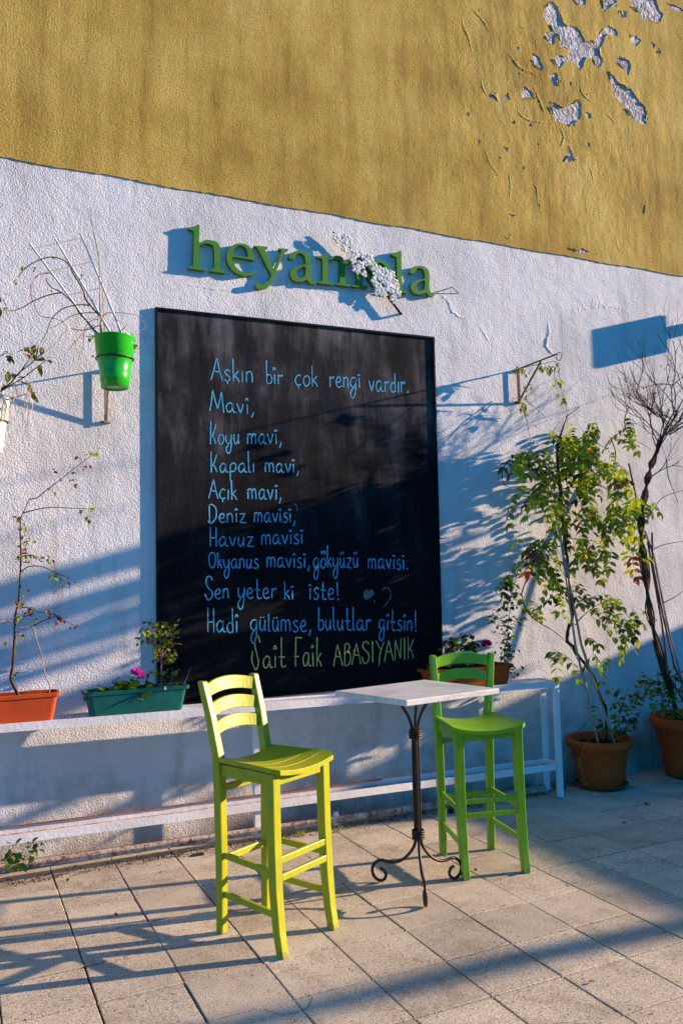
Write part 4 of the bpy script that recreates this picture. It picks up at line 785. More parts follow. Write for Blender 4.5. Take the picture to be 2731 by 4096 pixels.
def bloom(t_, p, r, mt, n=16):
    mb = MB(); 
    for i in range(n):
        th = i * 2.4; ph = .2 + 1.2 * (i / n); d = Vector((math.cos(th) * math.sin(ph), math.sin(th) * math.sin(ph), math.cos(ph))); leaflet(mb, p + d * r * .25, (d + Vector((0, 0, .2))).normalized(), Vector((rnd(-1, 1), rnd(-1, 1), rnd(-.3, 1))), r * .9, r * .8, -.3)
    kid(mb, 'flower', mt, t_)
bloom(gt, full(*Q2(872, 362), 3.03), .040, M['crimson_petal'], 26); bloom(gt, full(*Q2(828, 392), 3.03), .010, M['crimson_petal'], 8)
# teal planter plants
T1 = lambda x, y: (x / 1.96, 2500 + y / 1.96)
shrub('upright small-leaved shrub in the teal window box in front of the board edge', 'leafy_shrub', [(T1, 1230, 60, 130, 60, 32), (T1, 1290, 30, 110, 50, 26), (T1, 1350, 80, 60, 80, 18), (T1, 1150, 120, 50, 60, 14), (T1, 1270, 150, 90, 70, 28), (T1, 1290, 250, 90, 70, 24), (T1, 1240, -20, 100, 20, 10), (T1, 1130, 50, 40, 50, 8), (T1, 1280, 380, 60, 60, 12), (T1, 1380, 350, 60, 50, 8), (T1, 1160, 380, 30, 20, 4), (T1, 1390, 470, 60, 30, 14)], [leaf_mesh(.024, .019, LF[k]) for k in ('green', 'olive', 'bright', 'green', 'dry')], 3.045, .022, (.64 * S, 3.045 * S, .56 * S), [[T1(1255, 515), T1(1262, 330), T1(1258, 150), T1(1240, 0)], [T1(1268, 510), T1(1275, 200), T1(1320, 40)], [T1(1260, 260), T1(1330, 160), T1(1370, 60)], [T1(1258, 200), T1(1190, 100), T1(1130, 60)], [T1(1330, 470), T1(1350, 420), T1(1400, 360)], [T1(1440, 470), T1(1470, 400), T1(1490, 340)]], 'shrub', 'pink_stem')
gt = shrub('low geranium with a bright magenta flower in the teal window box', 'geranium', [(T1, 1000, 470, 90, 50, 26), (T1, 1160, 480, 50, 40, 12), (T1, 1080, 520, 90, 15, 10), (T1, 790, 495, 40, 8, 4), (T1, 720, 540, 30, 20, 5)], [leaf_mesh(.040, .042, LF[k]) for k in ('green', 'bright', 'olive')], 3.03, .015, (.53 * S, 3.04 * S, .56 * S), [[T1(900, 540), T1(910, 470), T1(880, 450), T1(940, 410)], [T1(1060, 540), T1(1070, 450), T1(1085, 400)], [T1(1120, 540), T1(1160, 400), T1(1195, 370)], [T1(780, 530), T1(790, 495), T1(740, 520)]], 'geranium', 'dark_stem', r0=.004)
bloom(gt, full(*T1(1060, 385), 3.02), .032, M['magenta_petal'], 14); bloom(gt, full(*T1(1090, 400), 3.02), .034, M['magenta_petal'], 16); bloom(gt, full(*T1(1108, 425), 3.02), .022, M['magenta_petal'], 12)
# left climber
V1 = lambda x, y: (x / 1.96, 1700 + y / 1.96)
lv = thing('potted_climber', 'tall thin climbing stem with sparse reddish leaves in the orange window box', 'climber', (.08 * S, 3.045 * S, .56 * S))
kid(MB().tube(path([V1(155, 2150), V1(125, 2080), V1(85, 1990), V1(100, 1900), V1(108, 1780), V1(115, 1650), V1(120, 1500), V1(145, 1380), V1(158, 1200), V1(163, 1000), V1(158, 850), V1(162, 740), V1(185, 680), V1(230, 585)], 3.05, 3.06, .002), [.0095, .0022], 6), 'main_stem', M['brown_stem'], lv)
for p, mt_ in (([V1(230, 582), V1(290, 570), V1(360, 515), V1(470, 430), V1(620, 310), V1(715, 240)], 'dark_stem'), ([V1(185, 688), V1(300, 660), V1(420, 645), V1(560, 652), V1(680, 655)], 'dark_stem'), ([V1(165, 1035), V1(230, 1020), V1(290, 1045), V1(330, 1080)], 'dark_stem'), ([V1(165, 1150), V1(230, 1110), V1(330, 1112), V1(440, 1160), V1(540, 1200)], 'dark_stem'), ([V1(150, 1440), V1(210, 1430), V1(300, 1465), V1(400, 1480), V1(500, 1530), V1(610, 1585)], 'brown_stem'), ([V1(385, 2110), V1(388, 2040), V1(350, 1950), V1(330, 1820), V1(290, 1690), V1(262, 1590), V1(235, 1580), V1(150, 1590)], 'pink_stem'), ([V1(262, 1575), V1(330, 1540), V1(410, 1510), V1(450, 1500)], 'dark_stem'), ([V1(130, 1530), V1(200, 1500), V1(280, 1480)], 'dark_stem'), ([V1(105, 1540), V1(50, 1535), V1(0, 1545)], 'pink_stem'), ([V1(162, 760), V1(120, 720), V1(100, 715)], 'dark_stem')):
    kid(MB().tube(path(p, 3.055, 3.03, .004), [.0034, .0015], 5), 'side_stem', M[mt_], lv)
for (x, y, rx, ry, n, ks) in ((720, 230, 90, 40, 14, 'gb'), (640, 330, 60, 40, 7, 'r'), (590, 470, 50, 50, 6, 'r'), (490, 435, 20, 20, 3, 'g'), (400, 520, 50, 30, 8, 'gr'), (700, 660, 60, 30, 12, 'gb'), (690, 740, 50, 30, 5, 'r'), (130, 720, 50, 30, 8, 'gr'), (170, 820, 40, 40, 8, 'gr'), (190, 900, 50, 40, 10, 'gr'), (180, 1000, 50, 50, 18, 'gr'), (260, 1040, 50, 30, 12, 'g'), (360, 1050, 50, 40, 10, 'gr'), (430, 1180, 60, 40, 16, 'gb'), (500, 1220, 60, 60, 16, 'gr'), (450, 1300, 40, 30, 4, 'r'), (200, 1325, 30, 25, 5, 'g'), (150, 1400, 60, 60, 12, 'gr'), (240, 1450, 50, 40, 10, 'r'), (370, 1470, 60, 30, 12, 'r'), (470, 1520, 50, 60, 18, 'r'), (160, 1510, 40, 50, 12, 'g'), (150, 1630, 40, 40, 10, 'g'), (290, 1520, 25, 20, 5, 'g'), (60, 1720, 40, 20, 4, 'g'), (120, 1960, 15, 30, 4, 'g'), (590, 1580, 50, 15, 6, 'r'), (430, 360, 15, 30, 3, 'r'), (590, 240, 20, 30, 3, 'r'), (250, 910, 40, 20, 5, 'g')):
    ms = {'g': [tiny[0], tiny[1], tiny[4]], 'r': [tiny[2], tiny[3], tiny[4]], 'gr': tiny, 'gb': [tiny[0], tiny[1]]}[ks]
    for _ in range(n): u, v = V1(x + random.gauss(0, rx * .5), y + random.gauss(0, ry * .5)); put(random.choice(ms), 'leaf', lv, full(u, v, 3.04 + rnd(-.012, .012)), rnd(0, 6), rnd(-.3, 1), rnd(-.5, .5), rnd(.9, 1.6))
# plant and trellis in the green pot
W1 = lambda x, y: (x / 2.613, 1000 + y / 2.613)
U1 = lambda x, y: (x / 1.1487, 700 + y / 1.1487)
trl = thing('plant_trellis', 'fan of three white sticks tied with straw in the green hanging pot', 'trellis', (.5245 * S, 3.0 * S, 1.86 * S))
stk = [(W1(1020, 900), U1(135, 312)), (W1(1180, 910), U1(252, 290)), (W1(1285, 905), U1(368, 265))]
for i, (p, q) in enumerate(stk): kid(MB().tube([full(*p, 3.0) + Vector((0, 0, -.05)), full(*p, 3.0), full((p[0] + q[0]) / 2 + 2, (p[1] + q[1]) / 2, 2.99), full(*q, 2.98)], [.0072, .0055], 6), 'stick', M['white_stick'], trl)
for p, q in ((U1(128, 342), U1(378, 287)), (U1(185, 452), U1(420, 398)), (U1(305, 553), U1(478, 515)), (W1(890, 735), W1(1190, 650))): kid(MB().tube([full(*p, 2.98), full(*q, 2.98)], .0026, 5), 'tie', M['straw_thread'], trl)
gp = thing('hanging_plant', 'sparse withered plant with dark arching twigs in the green hanging pot', 'plant', (.5245 * S, 3.0 * S, 1.86 * S))
for p, mt_, r in (([W1(1080, 910), W1(1010, 860), W1(900, 730), W1(830, 660), W1(780, 570), W1(640, 440), W1(540, 390), W1(490, 330), W1(485, 290)], 'dark_stem', .005), ([W1(640, 440), W1(500, 470), W1(350, 530), W1(230, 600), W1(120, 635), W1(30, 620)], 'dark_stem', .004), ([W1(1170, 900), W1(1050, 700), W1(980, 620), W1(900, 520), W1(860, 400), W1(770, 250), W1(730, 170), W1(660, 100), W1(540, 70), W1(440, 90), W1(330, 140), W1(240, 210), W1(190, 280)], 'dark_stem', .005), ([W1(930, 575), W1(820, 570), W1(680, 600), W1(590, 660), W1(530, 740), W1(490, 850), W1(430, 960)], 'dark_stem', .0038), ([W1(1010, 655), W1(880, 655), W1(740, 690), W1(640, 760), W1(540, 810)], 'dark_stem', .003), ([W1(1060, 890), W1(1040, 790), W1(950, 820), W1(850, 835), W1(740, 820)], 'dark_stem', .004), ([W1(1050, 880), W1(1050, 760), W1(1100, 660), W1(1180, 660), W1(1230, 740)], 'pink_stem', .003), ([W1(1060, 870), W1(1060, 600), W1(1130, 420), W1(1140, 330)], 'pink_stem', .0026), ([W1(1080, 890), W1(1045, 700), W1(1040, 300), W1(1020, 0), U1(415, 200), U1(400, 150)], 'green_stem', .003), ([W1(1090, 880), W1(1075, 500), W1(1050, 200), U1(420, 210), U1(420, 150)], 'green_stem', .002), ([W1(990, 910), W1(860, 890), W1(780, 860)], 'pink_stem', .0026), ([W1(530, 235), W1(400, 260), W1(330, 350), W1(320, 450), W1(360, 580), W1(430, 690), W1(600, 720), W1(700, 810), W1(620, 920), W1(540, 1010), W1(430, 1100), W1(330, 1200)], 'pink_stem', .003), ([W1(980, 780), W1(900, 830), W1(820, 920), W1(700, 1050)], 'dark_stem', .002), ([W1(1030, 720), W1(950, 740), W1(880, 830), W1(870, 1000), W1(850, 1080)], 'dark_stem', .002), ([W1(1180, 890), W1(1290, 820), W1(1330, 760)], 'brown_stem', .0026), ([W1(1180, 650), W1(1320, 660), W1(1440, 690), W1(1520, 800), W1(1430, 860)], 'pale_stem', .002), ([W1(330, 510), W1(330, 150), W1(345, 160)], 'pink_stem', .001)):
    a = path(p, 3.0, 2.96, .004); kid(MB().tube(a, [r, r * .45], 5), 'twig', M[mt_], gp)
for (x, y, n) in ((175, 310, 5), (350, 200, 5), (515, 410, 3), (840, 270, 2), (885, 490, 4), (960, 920, 5), (1400, 960, 6), (1410, 1010, 3), (1380, 870, 3), (985, 1090, 3), (1140, 860, 4), (240, 180, 3), (560, 60, 2)):
    for _ in range(n): u, v = W1(x + random.gauss(0, 16), y + random.gauss(0, 16)); put(random.choice(smb[:2] + [tiny[4], tiny[2]]), 'leaf', gp, full(u, v, 2.96 + (0 if y < 900 else -.04)), rnd(0, 6), rnd(.3, 1.4), 0, rnd(.5, .9))
for _ in range(12):
    a0 = rnd(0, 6.28); put(random.choice(smb), 'leaf', gp, Vector((.5245 * S + .09 * math.cos(a0), 3.0 * S + .09 * math.sin(a0), 1.865 * S)), a0, rnd(-.6, .4), 0, rnd(.6, 1.1))
# plant in the white pot
lp = thing('hanging_plant', 'leafy plant with dark glossy leaves and dry trailing roots in the white hanging pot', 'plant', (.088 * S, 3.0 * S, 1.6 * S))
for p in ([W1(0, 1460), W1(110, 1390), W1(200, 1280), W1(280, 1220), W1(380, 1130), W1(460, 1060)], [W1(0, 1480), W1(150, 1390), W1(250, 1330), W1(340, 1260), W1(420, 1200), W1(480, 1150)], [W1(180, 1310), W1(250, 1220), W1(310, 1130)], [W1(370, 1150), W1(390, 1060), W1(400, 1000)], [W1(0, 1610), W1(80, 1560), W1(190, 1530), W1(280, 1500)], [W1(60, 1330), W1(80, 1270)]):
    kid(MB().tube(path(p, 2.97, 2.94, .004), [.0045, .002], 5), 'stem', M['dark_stem'], lp)
gl = [leaf_mesh(.062, .034, LF[k]) for k in ('dark', 'green', 'olive')] + [leaf_mesh(.055, .03, LF['orange'])]
for (x, y, n) in ((390, 985, 5), (370, 1040, 3), (300, 1090, 5), (280, 1050, 3), (480, 1130, 4), (440, 1010, 2), (420, 1210, 2), (80, 1090, 6), (70, 1290, 5), (150, 1310, 3), (290, 1420, 4), (330, 1500, 2), (20, 1400, 3), (15, 490, 4), (5, 600, 3)):
    for _ in range(n): u, v = W1(x + random.gauss(0, 18), y + random.gauss(0, 18)); put(random.choice(gl), 'leaf', lp, full(u, v, 2.95 + rnd(-.02, .02)), rnd(0, 6), rnd(-.6, 1.3), rnd(-.5, .5), rnd(.6, 1.0))
rt = MB()
for _ in range(26):
    x = rnd(0, 330); y = rnd(1280, 1600); p = [W1(x, y), W1(x + rnd(-30, 60), y + rnd(60, 120)), W1(x + rnd(-60, 60), y + rnd(150, 260)), W1(x + rnd(-90, 60), y + rnd(260, 520))]; rt.tube(path(p, 2.94, 2.94, .01), [.0018, .0008], 3)
o = kid(rt, 'trailing_roots', M['straw_thread'], lp); o['kind'] = 'stuff'

# ---------------------------------------------------------------- bar stools
def stool(label, c, th, mt, hw_top, rake, dx):
    t_ = thing('bar_stool', label, 'bar stool', (c[0] * S, c[1] * S, .0), th, None)
    def B(mb, name, bev=.004, **k): return mb.build(name, mt, t_, bevel=bev, **k)
    SZ = .738
    # legs: front (y<0) splay forward low down, rear continue into the raked back
    legs = {}
    for sx in (-1, 1):
        pts = [(sx * .166, -.190, 0, .038), (sx * .166, -.172, .10, .040), (sx * .166, -.158, .26, .043), (sx * .165, -.152, .45, .044), (sx * .164, -.150, SZ - .007, .045)]
        mb = MB(); vs = []
        for x, y, z, w_ in pts:
            for a_, b__ in ((-1, -1), (1, -1), (1, 1), (-1, 1)): vs.append((x + a_ * w_ / 2, y + b__ * w_ / 2, z + (0 if z else 0)))
        m_l = len(pts); fs = [(4 * i + k, 4 * i + (k + 1) % 4, 4 * i + 4 + (k + 1) % 4, 4 * i + 4 + k) for i in range(m_l - 1) for k in range(4)] + [(3, 2, 1, 0), tuple(range(4 * m_l - 4, 4 * m_l))]
        B(mb.add(vs, fs), 'leg')
        pts = [(sx * .142, .190, 0, .038), (sx * .145, .183, .3, .042), (sx * .150, .182, .6, .044), (sx * (.152), .187, .76, .044), (sx * (.152 + (hw_top - .152) * .5) + dx * .5, .187 + rake * .45, .93, .040), (sx * hw_top + dx, .187 + rake, 1.088, .036)]
        mb = MB(); vs = []
        for x, y, z, w_ in pts:
            for a_, b__ in ((-1, -1), (1, -1), (1, 1), (-1, 1)): vs.append((x + a_ * w_ / 2 * .95, y + b__ * w_ / 2, z))
        m_l = len(pts); fs = [(4 * i + k, 4 * i + (k + 1) % 4, 4 * i + 4 + (k + 1) % 4, 4 * i + 4 + k) for i in range(m_l - 1) for k in range(4)] + [(3, 2, 1, 0), tuple(range(4 * m_l - 4, 4 * m_l))]
        B(mb.add(vs, fs), 'leg', .006)
    def lx(z, front): return (.166 if front else .142 + .01 * z)
    def ly(z, front):
        if front: return -(.19 - .07 * z if z < .45 else .152)
        return .185
    for z, h in ((.325, .026), (.158, .026)):
        for sx in (-1, 1): B(MB().bar((sx * lx(z, 1), ly(z, 1) + .017, z), (sx * lx(z, 0), ly(z, 0) - .017, z + .012), .018, h), 'stretcher', .003)
    for z in (.375, .305): B(MB().bar((-.146, ly(z, 1), z), (.146, ly(z, 1), z), .018, .028), 'stretcher', .003)
    for z in (.62, .315): B(MB().bar((-.128, .184, z), (.128, .184, z), .018, .03), 'stretcher', .003)
    # aprons
    za = SZ - .034
    B(MB().bar((-.1435, -.154, za), (.1435, -.154, za), .018, .05), 'apron', .002); B(MB().bar((-.13, .184, za), (.13, .184, za), .018, .05), 'apron', .002)
    for sx in (-1, 1): B(MB().bar((sx * .164, -.1265, za), (sx * .151, .163, za), .018, .05), 'apron', .002)
    # seat: planks across, dished
    ys = [-.205, -.128, -.052, .024, .098, .165]
    for i in range(5):
        y0, y1 = ys[i] + .0006, ys[i + 1] - .0006; mb = MB(); n = 14; vs = []; fs = []
        for k in range(n + 1):
            u = -1 + 2 * k / n; hwid = .205 - .012 * i
            def hw(y, i=i): return .205 - (y + .205) * .085
            def z_(u, y): return SZ - .002 + .026 * u * u + .004 * max(0, (-y - .12) / .08) * -1
            cut_ = 0
            if i == 0 and abs(u) > .86: cut_ = .03 * ((abs(u) - .86) / .14) ** 2
            for (y, top) in ((y0 + cut_, 1), (y1, 1), (y1, 0), (y0 + cut_, 0)):
                if i == 4 and abs(u) > .72 : pass
                vs.append((u * hw(y), y, z_(u, y) + (0 if top else -.020)))
        for k in range(n):
            for q in range(4): fs.append((4 * k + q, 4 * k + (q + 1) % 4, 4 * k + 4 + (q + 1) % 4, 4 * k + 4 + q))
        fs += [(3, 2, 1, 0), (4 * n, 4 * n + 1, 4 * n + 2, 4 * n + 3)]
        B(mb.add(vs, fs), 'seat_plank', .0006)
    # back slats, arched on top and bowed backwards
    for z0, zh, arch in ((1.016, .058, .024), (.930, .056, .024), (.848, .054, .024)):
        u0 = (z0 - .76) / .328; yy = .187 + rake * u0; hwx = .152 + (hw_top - .152) * u0 - .016; ddx = dx * u0; mb = MB(); n = 14; vs = []; fs = []
        for k in range(n + 1):
            u = -1 + 2 * k / n; s_ = 1 - u * u; x = u * hwx + ddx; y = yy + .022 * s_; zb = z0 + arch * .75 * s_; zt = z0 + zh + arch * s_ * .9
            vs += [(x, y - .008, zb), (x, y + .008, zb), (x, y + .008 + rake * .12, zt), (x, y - .008 + rake * .12, zt)]
        for k in range(n):
            for q in range(4): fs.append((4 * k + q, 4 * k + (q + 1) % 4, 4 * k + 4 + (q + 1) % 4, 4 * k + 4 + q))
        fs += [(3, 2, 1, 0), (4 * n, 4 * n + 1, 4 * n + 2, 4 * n + 3)]
        B(mb.add(vs, fs), 'back_slat', .003)
    return t_
stool('yellow painted wooden bar stool in front at the left of the table', (.840, 2.290), math.radians(27), M['yellow_green_paint'], .166, .088, .004)
stool('leaf green painted wooden bar stool behind the table at its right', (1.658, 2.467), math.radians(-11.2), M['leaf_green_paint'], .178, .035, .022)

# ---------------------------------------------------------------- table
tc = (1.354 * S, 2.364 * S)
tb_ = thing('bistro_table', 'tall square marble topped table on a scrolled wrought iron pedestal', 'table', (tc[0], tc[1], 0))
zt = .628
cs = [fl(x, y, zt) for x, y in ((768, 1587), (932, 1609), (1146, 1581), (975, 1561))]
mb = MB(); vs = [(p.x, p.y, zt * S - .028) for p in cs] + [(p.x, p.y, zt * S) for p in cs]
kid(mb.add(vs, [(3, 2, 1, 0), (4, 5, 6, 7), (0, 1, 5, 4), (1, 2, 6, 5), (2, 3, 7, 6), (3, 0, 4, 7)]), 'table_top', M['marble'], tb_, bevel=.004)
prof = [(.013, .72), (.013, .28), (.016, .235), (.030, .195), (.072, .145), (.120, .116), (.165, .108), (.205, .112), (.240, .098), (.262, .062), (.252, .026), (.220, .0095), (.194, .022), (.185, .044), (.196, .064), (.214, .070)]
zc1, zc2 = .486 * S, .172 * S
for k, az in enumerate((125.5, 6, 246)):
    a = math.radians(az); d = Vector((math.cos(a), math.sin(a), 0)); o_ = Vector((tc[0], tc[1], 0))
    pts = [o_ + d * r + Vector((0, 0, z)) for r, z in cr([(.013, zc1), (.0145, .6), (.015, .45), (.014, .30)] + prof[2:], 5)]
    kid(MB().tube(pts, .0078, 8), 'pedestal_bar', M['wrought_iron'], tb_, smooth=True)
    up = [(.013, zc1), (.020, zc1 + .045), (.045, zc1 + .10), (.095, zc1 + .16), (.155, zt * S - .040), (.19, zt * S - .036)]
    kid(MB().tube([o_ + d * r + Vector((0, 0, z)) for r, z in cr(up, 5)], .0078, 8), 'top_arm', M['wrought_iron'], tb_, smooth=True)
for zc in (zc1, zc2 + .0):
    mb = MB()
    for q in range(4): mb.tube([Vector((tc[0] + .027 * math.cos(a), tc[1] + .027 * math.sin(a), zc - .018 + .0115 * q)) for a in [k * math.pi / 10 for k in range(20)]], .0058, 6, closed=True)
    kid(mb, 'collar', M['wrought_iron'], tb_, smooth=True)
kid(MB().lathe([(.19, 0), (.2, 0), (.2, .004), (.19, .004), (.19, 0)], 32, (tc[0], tc[1], zt * S - .033)), 'support_ring', M['wrought_iron'], tb_)

# ---------------------------------------------------------------- things on the floor
def tuft(label, x, y, n, h, mt, name='grass_tuft'):
    p = fl(x, y); mb = MB()
    for _ in range(n):
        a = rnd(0, 6.28); r = rnd(0, .02); b_ = p + Vector((r * math.cos(a), r * math.sin(a), -.002)); l = h * rnd(.5, 1.1); s_ = Vector((math.cos(a), math.sin(a), 0)); ribbon(mb, [b_, b_ + s_ * l * .3 + Vector((0, 0, l * .7)), b_ + s_ * l * .9 + Vector((0, 0, l * rnd(.4, .9)))], lambda u: .004 * (1.05 - u), s_.cross(Vector((0, 0, 1))).cross(s_))
    o = mb.build(name, mt); o.data.update(); o['label'] = label; o['category'] = 'grass'; return o
tuft('small tuft of grass growing in the joint near the black scrap', 411, 1967, 26, .05, LF['olive'])
tuft('grass and red weed tuft beyond the yellow stool legs', 690, 1920, 40, .045, LF['bright'])
tuft('bright grass tuft against the shelf base behind the yellow stool', 775, 1912, 26, .05, LF['bright'])
tuft('tiny green tuft in the joint of the back tile row', 367, 1985 - 52 + 55, 8, .015, LF['green'])
tuft('dark weed tuft on the shaded tiles in front of the pots', 1486, 1850, 34, .03, LF['dark'])
gw = thing('ground_weed', 'round-leaved green weed growing at the shelf foot on the left', 'weed', tuple(fl(45, 1990)))
for _ in range(34):
    x, y = rnd(15, 95), 0; u = (x - 15) / 80; y = 1962 + random.gauss(0, 12) - u * 6; p = at(x, y, 2.93 - rnd(0, .05)); p.z = max(p.z, .01); put(random.choice([ger[0], ger[1], ger[0], smb[0]]), 'leaf', gw, p, rnd(0, 6), rnd(-.2, .9), rnd(-.6, .6), rnd(.8, 1.3))
for _ in range(12): p = at(rnd(25, 60), rnd(1985, 2003), 2.87); p.z = max(p.z, .012); put(ger[0], 'leaf', gw, p, rnd(0, 6), rnd(0, .8), rnd(-.5, .5), rnd(.8, 1.2))
for i in range(4): kid(MB().tube([fl(30 + i * 12, 1992), at(30 + i * 12, 1975, 2.9), at(30 + i * 14, 1960, 2.92)], .0018, 4), 'stem', M['green_stem'], gw)
p = fl(452, 1965); o = MB().add([(-.035, -.018, 0), (.04, -.02, 0), (.03, .022, .0), (-.03, .02, .0), (-.03, -.015, .006), (.036, -.016, .010), (.026, .018, .008), (-.026, .016, .005)], [(3, 2, 1, 0), (4, 5, 6, 7), (0, 1, 5, 4), (1, 2, 6, 5), (2, 3, 7, 6), (3, 0, 4, 7)]).build('broken_scrap', M['black_ring'], loc=p); tag(o, 'flat black broken scrap lying on the tiles by the shelf base', 'scrap')
o = MB().lathe([(0, .001), (.008, .001), (.009, .004), (0, .005)], 7).build('flower_petal', M['pink_petal'], loc=fl(142, 1982)); tag(o, 'small pink petal fallen on the tiles near the left weed', 'petal')
# glass jar and battery by the base
gj = MB().lathe([(0, .002), (.02, .002), (.022, .01), (.022, .05), (.014, .062), (.014, .07), (.010, .07), (.010, .06), (.018, .05), (.018, .008), (0, .006)], 16); gm = mat('clear_plastic', (.75, .68, .72), .25, .5); o = gj.build('plastic_bottle', gm, loc=fl(772, 1898), smooth=True); tag(o, 'small crumpled translucent bottle leaning by the shelf base', 'bottle'); o.scale = (1.3, 1, 1.25); o.rotation_euler = (0, 0, .3)
o = MB().lathe([(0, -.024), (.0145, -.024), (.0145, .022), (.006, .022), (.006, .026), (0, .026)], 14); o = o.build('battery', M['black_ring'], loc=fl(1032, 1868) + Vector((0, 0, .0155))); o.rotation_euler = (math.pi / 2, 0, .5); tag(o, 'black cylindrical can with a yellow band lying behind the green stool', 'can')
MB().lathe([(.0146, -.018), (.0152, -.018), (.0152, -.004), (.0146, -.004), (.0146, -.018)], 14).build('band', mat('yellow_band', (.65, .45, .02), .5, .3), o)
# dry leaves and crumbs
pieces = [leaf_mesh(.04, .026, LF['dry'], 'dry_leaf'), leaf_mesh(.034, .02, LF['maroon'], 'dry_leaf'), leaf_mesh(.03, .018, LF['orange'], 'dry_leaf')]
spots = [(178, 1988, 'curled brown leaf by the ground weed on the left'), (250, 1983, 'dark little leaf on the back tile row'), (372, 2001, 'reddish seed pod on the second tile row'), (154, 2018, 'brown crumb of leaf below the left weed'), (263, 2098, 'dry yellowish leaf scrap between the long stool shadows'), (885, 1893, 'small orange dry leaf left of the table pole'), (970, 1918, 'tiny dry leaf between table pole and green stool'), (1092, 1995, 'brown twig crumb under the green stool'), (1164, 2079, 'dark crumb right of the table foot'), (1438, 1889, 'dark feathery twig on the shaded tiles'), (1320, 2030, 'dark crumb on the long joint right of the green stool'), (1353, 2257, 'dark flake on the front right tiles'), (1450, 1850, 'withered leaf near the dark tuft'), (1300, 1806, 'bark strip lying left of the round pot')]
for i, (x, y, lb) in enumerate(spots):
    o = bpy.data.objects.new('fallen_leaf', pieces[i % 3]); C.objects.link(o); o.location = fl(x, y, .004); o.rotation_euler = (rnd(-.2, .2), rnd(-.1, .3), rnd(0, 6)); s_ = rnd(.55, 1.0); o.scale = (s_, s_, s_); tag(o, lb, 'leaf', 'dry scraps on the tiles')
lt = MB()
def crumb(p, s_):
    d = [Vector((rnd(-1, 1), rnd(-1, 1), rnd(-.5, .5))) * s_ for _ in range(3)]; z = Vector((0, 0, s_ * .6)); lt.add([p, p + d[0], p + d[1], p + z * 1.5 + d[2] * .3], [(0, 1, 2), (0, 1, 3), (1, 2, 3), (2, 0, 3)])
for _ in range(1500):
    x = rnd(.0, 2.55); crumb(Vector((x, 3.08 + random.gauss(-.012, .022), .003)) * S + Vector((0, 0, 0)), rnd(.003, .012))
for _ in range(500): crumb(Vector((rnd(2.45, 2.95), 3.13 + random.gauss(0, .03), .003)) * S, rnd(.004, .014))
for _ in range(800): crumb(Vector((rnd(.0, 3.4), rnd(1.4, 3.05), .001)) * S, rnd(.0015, .0055))
tag(lt.build('leaf_litter', LF['dry']), 'line of dry leaf crumbs and dirt along the shelf base and joints', 'litter', kind='stuff')
for _ in range(2): pass
lt = MB()
for _ in range(160): x = rnd(.338, .415) if random.random() < .6 else rnd(.8, .95); crumb(Vector((x, rnd(3.0, 3.09), pz(x) + .0005)) * S, rnd(.002, .006))
tag(lt.build('rust_crumbs', M['rust_edge']), 'rusty crumbs scattered on the shelf between the window boxes', 'crumbs', kind='stuff')

# ---------------------------------------------------------------- outside the frame: shade casters, plus a house and hedge added to cut light
X1 = 7.0 * S
gwl = thing('garden_wall', 'rendered garden wall of two heights crossing the terrace far to the right', 'wall', (X1, 2, 0))
kid(MB().box((X1, -1.5, -.04), (X1 + .22, 1.88 * S * 1.0, 1.385 * S)), 'low_wall', M['far_wall'], gwl); kid(MB().box((X1, 1.88 * S + .001, -.04), (X1 + .22, 3.19 * S, 1.655 * S)), 'high_wall', M['far_wall'], gwl)
nh = thing('added_house', 'plain rendered house added unseen beyond the garden wall to shade the ground around the view', 'house', (X1, -6, 0))  # added out of view to shade surrounding ground and cut warm bounce
kid(MB().box((X1 + .5, -16, -.04), (X1 + 9, -2.3, 6.0)), 'wall', M['far_wall'], nh)
kid(MB().add([(X1 + .2, -16.3, 6.001), (X1 + 9.3, -16.3, 6.001), (X1 + 9.3, -2.1, 6.001), (X1 + .2, -2.1, 6.001), (X1 + 2.5, -13, 7.6), (X1 + 7, -13, 7.6), (X1 + 7, -5, 7.6), (X1 + 2.5, -5, 7.6)], [(3, 2, 1, 0), (4, 5, 6, 7), (0, 1, 5, 4), (1, 2, 6, 5), (2, 3, 7, 6), (3, 0, 4, 7)]), 'roof', M['terracotta_plastic'], nh)
for k in range(4):
    for zz in (1.1, 3.8): kid(MB().box((X1 + .46, -4.6 - 3.2 * k, zz), (X1 + .499, -3.5 - 3.2 * k, zz + 1.4)), 'window', M['frame_black'], nh)
hd = thing('added_hedge', 'dense dark hedge bush added unseen beyond the right edge of the terrace to block skylight', 'hedge', (4.5 * S, 2.7 * S, 0))  # added beyond the frame to keep skylight off the dark right corner
hm = MB()
for _ in range(5200):
    x, y = rnd(3.95, 5.2), rnd(2.2, 3.16); zt_ = (.56 if y < 2.75 else .80); p = Vector((x, y, rnd(.05, zt_))) * S
    leaflet(hm, p, Vector((rnd(-1, 1), rnd(-1, 1), rnd(-.6, .6))), Vector((rnd(-1, 1), rnd(-1, 1), rnd(.1, 1))), rnd(.06, .11), rnd(.04, .06))
o = kid(hm, 'foliage', LF['dark'], hd); o['kind'] = 'stuff'
kid(MB().box((4.0 * S, 2.25 * S, .0), (5.15 * S, 3.14 * S, .35)), 'trough', M['terracotta_plastic'], hd)
# wall lamp
lx_ = 3.86 * S
lamp = thing('wall_lamp', 'grey box floodlight on a short arm high on the wall right of the frame', 'lamp', (lx_, WY, 2.36 * S))
kid(MB().box((lx_ - .03, (3.2 - .195) * S, 2.262 * S), (lx_ + .03, (3.2 - .088) * S, 2.462 * S)), 'lamp_housing', M['grey_iron'], lamp, bevel=.006); kid(MB().box((lx_ - .02, (3.2 - .0875) * S, 2.33 * S), (lx_ + .02, WY - .001, 2.392 * S)), 'arm', M['grey_iron'], lamp)
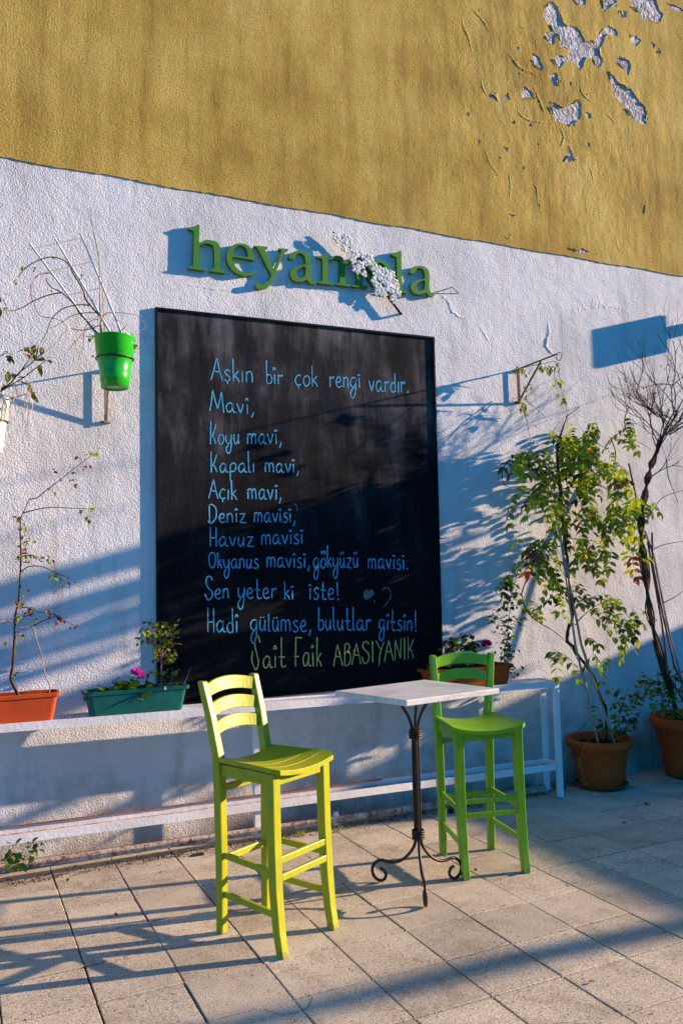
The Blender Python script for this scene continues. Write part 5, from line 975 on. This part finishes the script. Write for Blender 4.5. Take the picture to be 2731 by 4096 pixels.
# shading tree near the wall
def sp_(u, v, X): return Vector((X, u - .2127 * X, v + .27 * X)) * S
TX = 4.7
tree = thing('garden_tree', 'small leafy tree beside the wall far to the right of the terrace', 'tree', tuple(Vector((TX, 2.2, 0)) * S))
kid(MB().tube([Vector((TX + .1, 2.25, -.02)) * S, sp_(3.50, -.6, TX), sp_(3.46, .0, TX), sp_(3.42, .5, TX)], [.06, .04, .03, .012], 8), 'trunk', M['brown_stem'], tree)
lm = []
fo = MB()
def streak(u, v, du, dv, n, dx=.25):
    for _ in range(n):
        p = sp_(u + random.gauss(0, du), v + random.gauss(0, dv), TX + rnd(-dx, dx)); leaflet(fo, p, Vector((rnd(-.2, .2), random.choice((-1, 1)), rnd(-.15, .15))), Vector((1, rnd(-.2, .2), rnd(.1, .8))), rnd(.06, .10), rnd(.02, .03))
for (u0, u1, va, vb, n) in ((3.16, 3.38, .935, .94, 170), (3.16, 3.38, .89, .895, 190), (3.16, 3.38, .815, .825, 190), (3.16, 3.38, .775, .78, 150), (3.16, 3.38, .71, .72, 150), (3.16, 3.33, .675, .665, 90), (3.16, 3.28, .59, .60, 40), (3.16, 3.38, .475, .485, 170), (3.16, 3.38, .435, .445, 90), (3.2, 3.36, .10, .13, 90), (3.3, 3.5, .0, .02, 90),
    (3.40, 3.66, .96, .86, 55), (3.40, 3.66, .83, .73, 60), (3.40, 3.66, .66, .56, 60), (3.38, 3.66, .50, .40, 70), (3.38, 3.66, .36, .26, 60), (3.40, 3.66, .22, .14, 50), (3.4, 3.66, .08, .02, 90), (3.42, 3.70, -.08, -.12, 110), (3.55, 3.72, .46, .36, 60)):
    for _ in range(n):
        q = random.random(); streak(u0 + (u1 - u0) * q, va + (vb - va) * q, .006, .010, 1)
o = kid(fo, 'crown', LF['green'], tree)
for p, q, r in (((3.16, 1.33), (3.36, 1.27), .008), ((3.16, 1.10), (3.34, 1.12), .007), ((3.44, -.1), (3.2, .45), .012), ((3.44, .2), (3.66, .5), .010), ((3.43, .4), (3.18, .9), .01), ((3.43, .3), (3.62, .85), .01)):
    kid(MB().tube([sp_(*p, TX), sp_((p[0] + q[0]) / 2, (p[1] + q[1]) / 2 + .015, TX), sp_(*q, TX)], [r, r * .6], 5), 'branch', M['brown_stem'], tree)
# leaning pole
PXX = 9.0
pl_ = MB().tube([Vector((PXX, 2.28 - .2127 * PXX, -.03)) * S, sp_(2.22, -.62, PXX), sp_(2.12, -.36, PXX), sp_(2.03, -.22, PXX), sp_(1.93, -.05, PXX), sp_(1.8, .3, PXX)], [.09, .085, .075, .07, .06, .03], 8).build('leaning_tree', M['brown_stem']); tag(pl_, 'bare leaning tree trunk standing far right beyond the terrace', 'tree')
